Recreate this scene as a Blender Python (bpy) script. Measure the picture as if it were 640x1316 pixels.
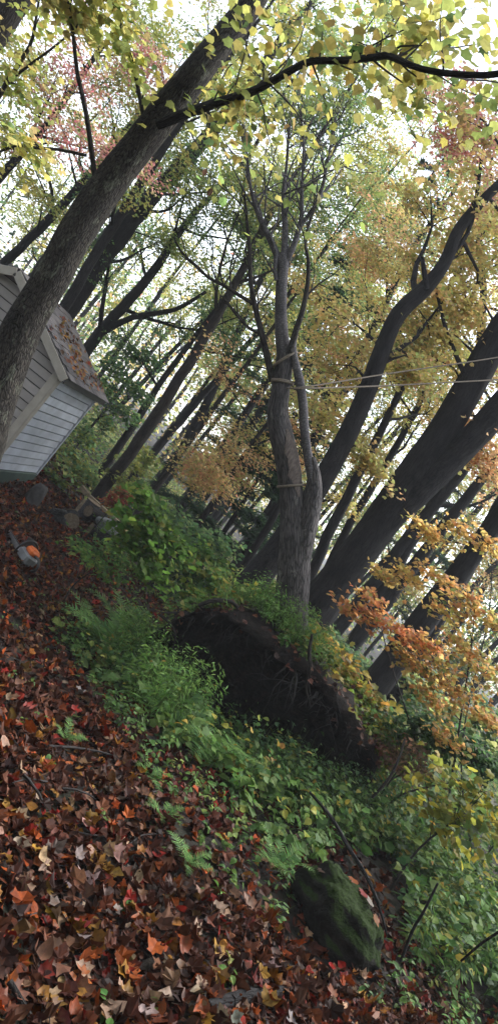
import bpy, math, random
import numpy as np
from mathutils import Vector, Matrix

for o in list(bpy.data.objects):
    bpy.data.objects.remove(o)
SC = bpy.context.scene
COL = SC.collection
R_ = math.radians

# ------------------------------------------------------------------ camera
EYE = np.array([0.0, 0.0, 1.70])
ROLL, PITCH, FPX = R_(39.0), R_(-1.7), 950.0          # the phone was held 39 degrees askew
_f = np.array([0, math.cos(PITCH), math.sin(PITCH)])
_r = np.array([1.0, 0, 0])
_u = np.cross(_r, _f)
CX = math.cos(ROLL) * _r + math.sin(ROLL) * _u
CY = -math.sin(ROLL) * _r + math.cos(ROLL) * _u
cam_d = bpy.data.cameras.new('camera')
cam_d.lens = FPX / 1316 * 36.0
cam_d.sensor_width = 36.0
cam_d.clip_start, cam_d.clip_end = 0.05, 3000
cam = bpy.data.objects.new('camera', cam_d)
COL.objects.link(cam)
cam.matrix_world = Matrix(((CX[0], CY[0], -_f[0], EYE[0]), (CX[1], CY[1], -_f[1], EYE[1]),
                           (CX[2], CY[2], -_f[2], EYE[2]), (0, 0, 0, 1)))
SC.camera = cam

# ------------------------------------------------------------------ sky and sun (overcast)
SUN_EL, SUN_AZ = R_(50), R_(48)                         # azimuth from +Y towards +X
w = bpy.data.worlds.new('World'); SC.world = w; w.use_nodes = True
nt = w.node_tree
sky = nt.nodes.new('ShaderNodeTexSky'); sky.sky_type = 'NISHITA'; sky.sun_disc = False
sky.sun_elevation, sky.sun_rotation = SUN_EL, SUN_AZ
sky.air_density, sky.dust_density, sky.ozone_density = 1.0, 1.0, 1.0
hs = nt.nodes.new('ShaderNodeHueSaturation'); hs.inputs['Saturation'].default_value = 0.36
bg = nt.nodes['Background']; bg.inputs['Strength'].default_value = 0.135
nt.links.new(sky.outputs[0], hs.inputs['Color']); nt.links.new(hs.outputs[0], bg.inputs['Color'])
sun_d = bpy.data.lights.new('sun', 'SUN'); sun_d.energy = 1.5; sun_d.angle = R_(25); sun_d.color = (1, 0.975, 0.94)
sun = bpy.data.objects.new('sun', sun_d); COL.objects.link(sun)
_sd = Vector((math.sin(SUN_AZ) * math.cos(SUN_EL), math.cos(SUN_AZ) * math.cos(SUN_EL), math.sin(SUN_EL)))
sun.rotation_euler = _sd.to_track_quat('Z', 'Y').to_euler()
SC.view_settings.view_transform = 'Standard'; SC.view_settings.look = 'None'
SC.view_settings.exposure = 1.85; SC.view_settings.gamma = 1.0
SC.cycles.max_bounces = 7; SC.cycles.diffuse_bounces = 4; SC.cycles.transmission_bounces = 5
SC.cycles.glossy_bounces = 2; SC.cycles.transparent_max_bounces = 4
SC.cycles.use_denoising = True

# ------------------------------------------------------------------ helpers: layout
def P(px, py, d):
    """a point of the place seen at photo pixel (px, py), d metres ahead"""
    return EYE + d * (_f + (px - 320) / FPX * CX - (py - 658) / FPX * CY)

def proj(p):
    q = np.atleast_2d(p) - EYE
    d = q @ _f
    return 320 + FPX * (q @ CX) / d, 658 - FPX * (q @ CY) / d, d

def sstep(a, b, x):
    t = np.clip((x - a) / (b - a), 0, 1)
    return t * t * (3 - 2 * t)

def G(x, y):
    x = np.asarray(x, float); y = np.asarray(y, float)
    s = sstep(2, 9, y); ww = 0.15 + 0.85 * (1 - sstep(-1.0, 2.0, x))
    z = -0.80 * s * ww
    z = z - 0.9 * sstep(9, 17, y) * sstep(-2, 2, x)
    z = z - 0.05 * np.clip(y - 15, 0, 45) * sstep(-6, 3, x)
    z = z - 0.30 * np.exp(-(((x - 1.3) / 1.2) ** 2 + ((y - 7.0) / 0.8) ** 2))
    n = (0.045 * np.sin(1.7 * x + .6) * np.cos(1.3 * y) + 0.03 * np.sin(3.9 * x + 1.1 * y) + 0.02 * np.cos(5.3 * y - 2.7 * x)
         + 0.012 * np.sin(11 * x + 2) * np.cos(9 * y))
    far = 1 + 3 * sstep(20, 120, np.hypot(x, y))
    return z + n * far

def ground_hit(px, py):
    dr = _f + (px - 320) / FPX * CX - (py - 658) / FPX * CY
    d = 0.8
    for _ in range(4000):
        p = EYE + d * dr
        if p[2] < G(p[0], p[1]):
            return p
        d += 0.01
    return p

def inpoly(px, py, poly):
    c = np.zeros(len(px), bool); n = len(poly); j = n - 1
    for i in range(n):
        xi, yi = poly[i]; xj, yj = poly[j]
        t = ((yi > py) != (yj > py)) & (px < (xj - xi) * (py - yi) / (yj - yi + 1e-9) + xi)
        c ^= t; j = i
    return c

# ------------------------------------------------------------------ helpers: meshes
class MB:
    """collects vertices, faces, a colour and a bark coordinate per vertex; build() makes ONE mesh object"""
    def __init__(s):
        s.v, s.loops, s.cnt, s.c, s.b, s.n = [], [], [], [], [], 0

    def add(s, v, f, col=None, bark=None):
        v = np.asarray(v, float).reshape(-1, 3)
        if isinstance(f, np.ndarray):
            s.loops.append((f + s.n).ravel()); s.cnt.append(np.full(len(f), f.shape[1]))
        else:
            for q in f:
                s.loops.append(np.asarray(q) + s.n)
            s.cnt.append(np.array([len(q) for q in f]))
        s.v.append(v)
        c = np.ones((len(v), 3)) * (0.5 if col is None else np.asarray(col))
        s.c.append(c); s.b.append(v * 0 if bark is None else bark)
        s.n += len(v)
        return s

    def mesh(s, name, mat, smooth=False):
        v = np.concatenate(s.v); loops = np.concatenate(s.loops).astype(np.int32); cnt = np.concatenate(s.cnt).astype(np.int32)
        me = bpy.data.meshes.new(name)
        me.vertices.add(len(v)); me.vertices.foreach_set('co', v.astype(np.float32).ravel())
        me.loops.add(len(loops)); me.loops.foreach_set('vertex_index', loops)
        me.polygons.add(len(cnt))
        st = np.concatenate([[0], np.cumsum(cnt)[:-1]]).astype(np.int32)
        me.polygons.foreach_set('loop_start', st)
        try:
            me.polygons.foreach_set('loop_total', cnt)
        except Exception:
            pass
        me.polygons.foreach_set('use_smooth', np.full(len(cnt), smooth))
        a = me.attributes.new('col', 'FLOAT_COLOR', 'POINT')
        c = np.concatenate(s.c); a.data.foreach_set('color', np.concatenate([c, np.ones((len(c), 1))], 1).astype(np.float32).ravel())
        a = me.attributes.new('bark', 'FLOAT_VECTOR', 'POINT')
        a.data.foreach_set('vector', np.concatenate(s.b).astype(np.float32).ravel())
        if mat: me.materials.append(mat)
        me.update(calc_edges=True); me.validate()
        return me

    def build(s, name, mat, parent=None, smooth=False, kind=None, loc=None):
        if not s.v: return None
        if loc is not None:
            s.v = [q - np.asarray(loc) for q in s.v]
        o = bpy.data.objects.new(name, s.mesh(name, mat, smooth)); COL.objects.link(o)
        if loc is not None: o.location = loc
        if parent is not None: attach(o, parent)
        if kind: o['kind'] = kind
        return o

def attach(o, parent):
    o.parent = parent
    m = Matrix.Identity(4); p = parent
    while p is not None:
        m = p.matrix_parent_inverse @ p.matrix_basis @ m if p.parent else p.matrix_basis @ m; p = p.parent
    o.matrix_parent_inverse = m.inverted()

def tag(o, label=None, cat=None, group=None, kind=None):
    if label: o['label'] = label
    if cat: o['category'] = cat
    if group: o['group'] = group
    if kind: o['kind'] = kind
    return o

def empty(name, loc):
    o = bpy.data.objects.new(name, None); COL.objects.link(o); o.location = loc; o.empty_display_size = .1
    return o

def resample(pts, rad, step):
    pts = np.asarray(pts, float); rad = np.asarray(rad, float)
    n = len(pts); ext = np.vstack([2 * pts[0] - pts[1], pts, 2 * pts[-1] - pts[-2]])
    op, orad = [], []
    for i in range(n - 1):
        p0, p1, p2, p3 = ext[i:i + 4]
        k = max(2, int(np.linalg.norm(p2 - p1) / step))
        for t in np.arange(k) / k:
            op.append(.5 * (2 * p1 + (p2 - p0) * t + (2 * p0 - 5 * p1 + 4 * p2 - p3) * t * t + (3 * p1 - p0 - 3 * p2 + p3) * t ** 3))
            orad.append(rad[i] * (1 - t) + rad[i + 1] * t)
    op.append(pts[-1]); orad.append(rad[-1])
    return np.array(op), np.array(orad)

def tube(mb, pts, rad, nseg=6, lump=0.0, rng=None, col=None, cap=True, ridge=0.0):
    pts = np.asarray(pts, float); rad = np.asarray(rad, float); n = len(pts)
    t = np.gradient(pts, axis=0); t /= np.linalg.norm(t, axis=1)[:, None] + 1e-9
    a = np.array([0, 0, 1.0]) if abs(t[0][2]) < .9 else np.array([1.0, 0, 0])
    U = np.zeros((n, 3)); u = np.cross(t[0], a); u /= np.linalg.norm(u)
    for i in range(n):
        u = u - t[i] * (u @ t[i]); u /= np.linalg.norm(u) + 1e-9; U[i] = u
    V = np.cross(t, U)
    th = np.arange(nseg) / nseg * 2 * math.pi
    L = np.concatenate([[0], np.cumsum(np.linalg.norm(np.diff(pts, axis=0), axis=1))])
    rr = np.repeat(rad[:, None], nseg, 1)
    if lump and rng is not None:
        ph = rng.uniform(0, 6.28, 12)
        for k in range(4):
            rr = rr * (1 + lump / (k + 1) * np.sin((k + 1) * th[None, :] + ph[k] + np.sin(L * (1.1 + .9 * k) / max(rad.max() * 6, .05) + ph[k + 4])[:, None] * 1.4))
        if ridge:
            tw = th[None, :] + .25 * np.sin(L[:, None] * 2.3 + ph[9]) + rng.normal(0, .03, (n, 1)).cumsum(0) * .3
            rr = rr * (1 + ridge * np.sin(9 * tw + ph[10]) * (.6 + .4 * np.sin(L * 5 + ph[11]))[:, None] + ridge * .7 * np.sin(14 * tw + 2 * np.sin(L * 3)[:, None]))
            rr = rr * (1 + rng.normal(0, ridge * .35, rr.shape))
    v = pts[:, None, :] + rr[:, :, None] * (np.cos(th)[None, :, None] * U[:, None, :] + np.sin(th)[None, :, None] * V[:, None, :])
    r0 = rad.max()
    bk = np.stack([np.repeat((np.cos(th) * r0)[None], n, 0), np.repeat((np.sin(th) * r0)[None], n, 0), np.repeat(L[:, None], nseg, 1)], -1)
    i = np.arange(n - 1)[:, None] * nseg; j = np.arange(nseg)[None, :]; j2 = (j + 1) % nseg
    f = np.stack([i + j, i + j2, i + nseg + j2, i + nseg + j], -1).reshape(-1, 4)
    mb.add(v.reshape(-1, 3), f, col, bk.reshape(-1, 3))
    if cap:
        mb.add(v[-1], [list(range(nseg))], col, bk[-1]); mb.add(v[0], [list(range(nseg))[::-1]], col, bk[0])

def box(mb, c, s, rot=None, col=None, bev=0.0):
    """a box of full size s at c, edges chamfered by bev"""
    h = np.asarray(s, float) / 2
    if bev <= 0:
        v = np.array([[x, y, z] for x in (-1, 1) for y in (-1, 1) for z in (-1, 1)]) * h
        f = [[0, 1, 3, 2], [4, 6, 7, 5], [0, 4, 5, 1], [2, 3, 7, 6], [0, 2, 6, 4], [1, 5, 7, 3]]
    else:
        idx = {}; v = []
        for x in (-1, 1):
            for y in (-1, 1):
                for z in (-1, 1):
                    for ax in range(3):
                        p = np.array([x, y, z]) * (h - bev); p[ax] = (x, y, z)[ax] * h[ax]
                        idx[(x, y, z, ax)] = len(v); v.append(p)
        v = np.array(v); f = []
        def orient(q):
            q = list(q); a, b, c_ = v[q[0]], v[q[1]], v[q[2]]
            return q if np.cross(b - a, c_ - a) @ (v[q].mean(0)) > 0 else q[::-1]
        for ax in range(3):
            o1, o2 = [k for k in range(3) if k != ax]
            for sg in (-1, 1):
                q = []
                for a, b in ((-1, -1), (1, -1), (1, 1), (-1, 1)):
                    k = [0, 0, 0]; k[ax] = sg; k[o1] = a; k[o2] = b; q.append(idx[(*k, ax)])
                f.append(orient(q))
            for a in (-1, 1):
                for b in (-1, 1):
                    k1 = [0, 0, 0]; k1[o1] = a; k1[o2] = b; k1[ax] = -1; k2 = list(k1); k2[ax] = 1
                    f.append(orient([idx[(*k1, o1)], idx[(*k2, o1)], idx[(*k2, o2)], idx[(*k1, o2)]]))
        for x in (-1, 1):
            for y in (-1, 1):
                for z in (-1, 1):
                    f.append(orient([idx[(x, y, z, 0)], idx[(x, y, z, 1)], idx[(x, y, z, 2)]]))
    if rot is not None: v = v @ np.asarray(rot).T
    mb.add(v + np.asarray(c), f, col, v)

def rotz(a): return np.array([[math.cos(a), -math.sin(a), 0], [math.sin(a), math.cos(a), 0], [0, 0, 1]])
def rotx(a): return np.array([[1, 0, 0], [0, math.cos(a), -math.sin(a)], [0, math.sin(a), math.cos(a)]])
def roty(a): return np.array([[math.cos(a), 0, math.sin(a)], [0, 1, 0], [-math.sin(a), 0, math.cos(a)]])

# leaf templates: x across, y from stalk (0) to tip (1), z up
def T_quad():
    return np.array([[0, 0, 0], [.36, .45, .09], [0, 1, 0], [-.36, .45, .09]]), np.array([[0, 1, 2], [0, 2, 3]])
def T_ovate(wd=.30):
    v = np.array([[0, 0, 0], [0, .35, 0], [0, .7, -.02], [0, 1, -.06], [wd * .9, .25, .06], [wd, .5, .07], [wd * .55, .8, .03],
                  [-wd * .9, .25, .06], [-wd, .5, .07], [-wd * .55, .8, .03]])
    return v, np.array([[0, 4, 1], [4, 5, 1], [1, 5, 2], [5, 6, 2], [2, 6, 3], [0, 1, 7], [7, 1, 8], [1, 2, 8], [8, 2, 9], [2, 3, 9]])
def T_maple():
    o = [(0, 0), (.26, -.04), (.32, .12), (.50, .22), (.43, .38), (.52, .62), (.32, .62), (.20, .74), (0, 1.0),
         (-.20, .74), (-.32, .62), (-.52, .62), (-.43, .38), (-.50, .22), (-.32, .12), (-.26, -.04)]
    v = [(x, y, .10 * abs(x)) for x, y in o] + [(0, .34, 0)]
    c = len(v) - 1; n = len(o)
    return np.array(v), np.array([[c, (i + 1) % n, i] for i in range(n)])
def T_maple_s():
    o = [(0, 0), (.44, .12), (.42, .36), (.47, .62), (.27, .70), (0, 1), (-.27, .70), (-.47, .62), (-.42, .36), (-.44, .12)]
    v = [(x, y, .12 * abs(x)) for x, y in o] + [(0, .35, 0)]
    c = len(v) - 1; n = len(o)
    return np.array(v), np.array([[c, (i + 1) % n, i] for i in range(n)])
def T_narrow():
    return np.array([[0, 0, 0], [.10, .4, .02], [0, 1, -.05], [-.10, .4, .02]]), np.array([[0, 1, 2], [0, 2, 3]])

def norm(a): return a / (np.linalg.norm(a, axis=-1, keepdims=True) + 1e-9)

def put_leaves(mb, pos, nrm, head, size, col, tpl, curl=None, rng=None):
    tv, tf = tpl; N = len(pos)
    if N == 0: return
    Z = norm(nrm); Y = norm(head - Z * (head * Z).sum(1)[:, None]); X = np.cross(Y, Z)
    size = np.broadcast_to(size, (N,))
    tvN = np.repeat(tv[None], N, 0).copy()
    if curl is not None:
        c1, c2 = curl
        tvN[:, :, 2] += c1[:, None] * tvN[:, :, 0] ** 2 + c2[:, None] * (tvN[:, :, 1] - .4) ** 2
        if rng is not None:
            tvN += rng.normal(0, .035, tvN.shape)
    v = pos[:, None, :] + size[:, None, None] * (tvN[:, :, 0:1] * X[:, None] + tvN[:, :, 1:2] * Y[:, None] + tvN[:, :, 2:3] * Z[:, None])
    f = (np.arange(N)[:, None, None] * len(tv) + tf[None]).reshape(-1, tf.shape[1])
    mb.add(v.reshape(-1, 3), f, np.repeat(col, len(tv), 0))

def pick(pal, n, rng, var=.22):
    wts = np.array([p[0] for p in pal], float); wts /= wts.sum()
    c = np.array([p[1] for p in pal])[rng.choice(len(pal), n, p=wts)]
    c = c * np.exp(rng.normal(0, var, (n, 1))) * np.exp(rng.normal(0, .08, (n, 3)))
    return np.clip(c, .003, .85)

def rdir(n, rng): return norm(rng.normal(0, 1, (n, 3)))

# ------------------------------------------------------------------ materials
class NT:
    def __init__(s, name):
        s.m = bpy.data.materials.new(name); s.m.use_nodes = True; s.t = s.m.node_tree
        s.b = s.t.nodes['Principled BSDF']; s.out = s.t.nodes['Material Output']
    def n(s, typ, **kw):
        q = s.t.nodes.new(typ)
        for k, v in kw.items():
            if k in q.inputs: q.inputs[k].default_value = v
            else: setattr(q, k, v)
        return q
    def l(s, a, b): s.t.links.new(a, b)
    def noise(s, vec, scale, detail=6, rough=.6, dist=0.0):
        q = s.n('ShaderNodeTexNoise', Scale=scale, Detail=detail, Roughness=rough, Distortion=dist)
        if vec is not None: s.l(vec, q.inputs['Vector'])
        return q.outputs['Fac']
    def ramp(s, fac, stops):
        q = s.n('ShaderNodeValToRGB'); e = q.color_ramp.elements
        while len(e) < len(stops): e.new(.5)
        for k, (p, c) in enumerate(stops):
            e[k].position = p; e[k].color = (*c, 1) if len(c) == 3 else c
        s.l(fac, q.inputs['Fac']); return q.outputs['Color']
    def mix(s, fac, a, b, mode='MIX'):
        q = s.n('ShaderNodeMix', data_type='RGBA', blend_type=mode)
        for i, x in ((0, fac), (6, a), (7, b)):
            if hasattr(x, 'links'): s.l(x, q.inputs[i])
            else: q.inputs[i].default_value = x if i == 0 else (*x, 1)
        return q.outputs[2]
    def bump(s, h, strength, dist):
        q = s.n('ShaderNodeBump', Strength=strength, Distance=dist)
        s.l(h, q.inputs['Height']); s.l(q.outputs['Normal'], s.b.inputs['Normal'])
    def mapv(s, vec, scale):
        q = s.n('ShaderNodeMapping'); q.inputs['Scale'].default_value = scale; s.l(vec, q.inputs['Vector']); return q.outputs[0]
    def base(s, c):
        if hasattr(c, 'links'): s.l(c, s.b.inputs['Base Color'])
        else: s.b.inputs['Base Color'].default_value = (*c, 1)
    def rough(s, r, spec=.5):
        s.b.inputs['Roughness'].default_value = r; s.b.inputs['Specular IOR Level'].default_value = spec

def leaf_material(name, source, trans=.45, rough=.45, spec=.35, blot=.5):
    a = NT(name)
    if source == 'attr':
        q = a.n('ShaderNodeAttribute', attribute_name='col'); c = q.outputs['Color']
    else:
        q = a.n('ShaderNodeObjectInfo'); c = q.outputs['Color']
    geo = a.n('ShaderNodeNewGeometry')
    nz = a.noise(geo.outputs['Position'], 38, 4)
    sh = a.ramp(nz, [(.3, (1 - blot,) * 3), (.7, (1 + .0,) * 3)])
    c2 = a.mix(1.0, c, sh, 'MULTIPLY')
    if source == 'obj':
        oc = a.n('ShaderNodeTexCoord').outputs['Object']; sx = a.n('ShaderNodeSeparateXYZ'); a.l(oc, sx.inputs[0])
        ab = a.n('ShaderNodeMath', operation='ABSOLUTE'); a.l(sx.outputs['X'], ab.inputs[0])
        rib = a.ramp(ab.outputs[0], [(.0, (1, 1, 1)), (.028, (0, 0, 0))])
        wv = a.n('ShaderNodeMath', operation='ADD'); a.l(sx.outputs['Y'], wv.inputs[0]); m8 = a.n('ShaderNodeMath', operation='MULTIPLY'); a.l(ab.outputs[0], m8.inputs[0]); m8.inputs[1].default_value = -.8; a.l(m8.outputs[0], wv.inputs[1])
        sn = a.n('ShaderNodeMath', operation='PINGPONG'); a.l(wv.outputs[0], sn.inputs[0]); sn.inputs[1].default_value = .085
        vein = a.ramp(sn.outputs[0], [(.0, (1, 1, 1)), (.014, (0, 0, 0))])
        vv = a.mix(.5, rib, vein, 'SCREEN')
        sp = a.ramp(a.noise(oc, 2.6, 5, .65), [(.50, (0, 0, 0)), (.66, (1, 1, 1))])
        c2 = a.mix(a.mix(1.0, sp, (.55, .55, .55), 'MULTIPLY'), c2, (.10, .05, .02))
        c2 = a.mix(a.mix(1.0, vv, (.45, .45, .45), 'MULTIPLY'), c2, a.mix(1.0, c2, (1.7, 1.6, 1.5), 'MULTIPLY'))
    a.base(c2); a.rough(rough, spec)
    tr = a.n('ShaderNodeBsdfTranslucent'); a.l(a.mix(1.0, c2, (1.3, 1.3, 1.3), 'MULTIPLY') if trans > .2 else c2, tr.inputs['Color'])
    mx = a.n('ShaderNodeMixShader', Fac=trans)
    a.l(a.b.outputs[0], mx.inputs[1]); a.l(tr.outputs[0], mx.inputs[2]); a.l(mx.outputs[0], a.out.inputs['Surface'])
    return a.m

def bark_material(name, dark, light, moss=None, scale=1.0, stripe=7.0, bump=.8, mossfac=.55):
    a = NT(name)
    v = a.n('ShaderNodeAttribute', attribute_name='bark').outputs['Vector']
    # bend the lattice so that the fissures wander
    w1 = a.n('ShaderNodeTexNoise', Scale=9 * scale, Detail=4); a.l(v, w1.inputs['Vector'])
    ad = a.n('ShaderNodeVectorMath', operation='MULTIPLY_ADD'); a.l(w1.outputs['Color'], ad.inputs[0]); ad.inputs[1].default_value = (.06, .06, .06); a.l(v, ad.inputs[2])
    vw = ad.outputs[0]
    st = a.mapv(vw, (34 * scale, 34 * scale, 34 * scale / stripe))
    vo = a.n('ShaderNodeTexVoronoi', feature='DISTANCE_TO_EDGE', Scale=1.0); a.l(st, vo.inputs['Vector'])
    vc = a.n('ShaderNodeTexVoronoi', feature='F1', Scale=1.0); a.l(st, vc.inputs['Vector'])
    n1 = a.noise(a.mapv(vw, (70 * scale, 70 * scale, 30 * scale)), 1.0, 8, .7)
    n2 = a.noise(v, 4 * scale, 6, .65)
    fis = a.ramp(vo.outputs['Distance'], [(.0, (0, 0, 0)), (.16, (.75, .75, .75)), (.4, (1, 1, 1))])
    h = a.mix(.55, fis, n1)
    c = a.ramp(h, [(.22, dark), (.55, tuple(.55 * x + .45 * y for x, y in zip(dark, light))), (.85, light)])
    c = a.mix(.85, c, a.ramp(n2, [(.3, (.38, .38, .40)), (.5, (.85, .84, .84)), (.72, (1.5, 1.46, 1.42))]), 'MULTIPLY')
    if moss:
        n3 = a.noise(v, 4.5, 9, .75)
        q = a.ramp(n3, [(mossfac, (0, 0, 0)), (mossfac + .06, (1, 1, 1))])
        c = a.mix(a.mix(1.0, q, a.ramp(n1, [(.35, (0, 0, 0)), (.6, (1, 1, 1))]), 'MULTIPLY'), c, a.mix(a.noise(v, 60, 3), moss, tuple(1.9 * x for x in moss)))
    a.base(c); a.rough(.85, .2)
    a.bump(h, bump, .025)
    return a.m

def simple(name, col, rough=.6, spec=.4, nscale=20, var=.35, bump=0.0, metal=0.0):
    a = NT(name)
    tc = a.n('ShaderNodeTexCoord').outputs['Object']
    n1 = a.noise(tc, nscale, 6)
    lo = tuple(x * (1 - var) for x in col); hi = tuple(min(1, x * (1 + var)) for x in col)
    oi = a.n('ShaderNodeObjectInfo').outputs['Random']; a.base(a.mix(1.0, a.ramp(n1, [(.3, lo), (.7, hi)]), a.ramp(oi, [(0, (.86, .86, .86)), (1, (1.1, 1.1, 1.1))]), 'MULTIPLY')); a.rough(rough, spec); a.b.inputs['Metallic'].default_value = metal
    if bump: a.bump(n1, bump, .02)
    return a.m

M = {}
M['leaf'] = leaf_material('tree_leaf', 'attr', .6, .55, .15, .25)
M['leaf_single'] = leaf_material('single_leaf', 'obj', .55, .5, .2, .35)
M['herb'] = leaf_material('herb_leaf', 'attr', .35, .55, .14, .3)
M['litter'] = leaf_material('wet_fallen_leaf', 'attr', .08, .55, .10, .6)
M['litter_single'] = leaf_material('wet_fallen_leaf_single', 'obj', .08, .5, .14, .6)
M['bark_dark'] = bark_material('dark_wet_bark', (.008, .0075, .008), (.036, .033, .033), None, 1.0, 8)
M['bark_mid'] = bark_material('brown_bark', (.014, .012, .011), (.065, .055, .048), None, 1.0, 7)
M['bark_lichen'] = bark_material('lichen_bark', (.008, .0072, .0065), (.085, .074, .062), (.10, .105, .08), 1.0, 2.0, 1.0, .54)
M['bark_grey'] = bark_material('grey_fissured_bark', (.028, .026, .027), (.165, .152, .15), (.15, .145, .13), .8, 5, 1.0, .57)
M['bark_smooth'] = bark_material('smooth_grey_bark', (.05, .047, .05), (.17, .16, .165), None, .7, .5, .3)
M['bark_twig'] = bark_material('twig_bark', (.02, .018, .018), (.07, .062, .058), None, 1.0, 4, .3)
M['bark_green'] = bark_material('green_stem', (.05, .05, .02), (.16, .14, .08), None, 1.0, 4, .3)

# ------------------------------------------------------------------ ground
def build_ground():
    a = NT('forest_soil')
    pos = a.n('ShaderNodeNewGeometry').outputs['Position']
    n1 = a.noise(pos, 2.2, 9, .7); n2 = a.noise(pos, 26, 6, .7)
    c = a.ramp(n2, [(.25, (.006, .004, .0035)), (.5, (.018, .011, .008)), (.75, (.04, .023, .016))])
    g = a.ramp(n1, [(.45, (0, 0, 0)), (.62, (1, 1, 1))])
    c = a.mix(g, c, a.ramp(n2, [(.3, (.008, .010, .005)), (.7, (.026, .030, .012))]))
    a.base(c); a.rough(.85, .3); a.bump(n2, 1.0, .05)
    rs = [0.0]; r = .25
    while r < 420:
        rs.append(r); r *= 1.045
    na = 260; th = np.arange(na) / na * 2 * math.pi
    rs = np.array(rs[1:])
    X = rs[:, None] * np.sin(th); Y = rs[:, None] * np.cos(th)
    V = np.stack([X, Y, G(X, Y)], -1).reshape(-1, 3)
    V = np.vstack([V, [[0, 0, float(G(0, 0))]]])
    i = np.arange(len(rs) - 1)[:, None] * na; j = np.arange(na)[None]; j2 = (j + 1) % na
    F = np.stack([i + j, i + na + j, i + na + j2, i + j2], -1).reshape(-1, 4)
    mb = MB(); c0 = len(V) - 1
    mb.v.append(V); mb.n = len(V); mb.c.append(np.ones((len(V), 3)) * .5); mb.b.append(V * 0)
    mb.loops.append(F.ravel()); mb.cnt.append(np.full(len(F), 4))
    T = np.array([[c0, k, (k + 1) % na] for k in range(na)]); mb.loops.append(T.ravel()); mb.cnt.append(np.full(na, 3))
    o = mb.build('ground', a.m, smooth=True)
    return tag(o, 'forest floor of dark wet soil under fallen leaves', kind='structure')
ground = build_ground()

# where green plants take over from the fallen leaves (photo pixels, reaching past the frame)
GREEN = [(60, 815), (95, 790), (150, 765), (205, 772), (262, 815), (330, 905), (410, 985), (505, 1005), (640, 930), (1000, 900),
         (1100, 1900), (700, 1500), (560, 1320), (470, 1290), (370, 1215), (330, 1175), (262, 1120), (205, 1050), (175, 980), (120, 905)]
GREEN2 = [(100, 690), (150, 668), (215, 640), (310, 690), (310, 775), (205, 775), (150, 760)]

LIT = [(.30, (.072, .026, .015)), (.22, (.115, .042, .022)), (.13, (.030, .014, .010)), (.10, (.20, .095, .055)), (.025, (.34, .24, .17)),
       (.095, (.34, .085, .016)), (.05, (.36, .19, .028)), (.045, (.27, .028, .018)), (.035, (.15, .085, .024)), (.004, (.22, .20, .20))]

def ground_normal(x, y):
    e = .05
    n = np.stack([-(G(x + e, y) - G(x - e, y)) / (2 * e), -(G(x, y + e) - G(x, y - e)) / (2 * e), np.ones_like(x)], -1)
    return norm(n)

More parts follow.
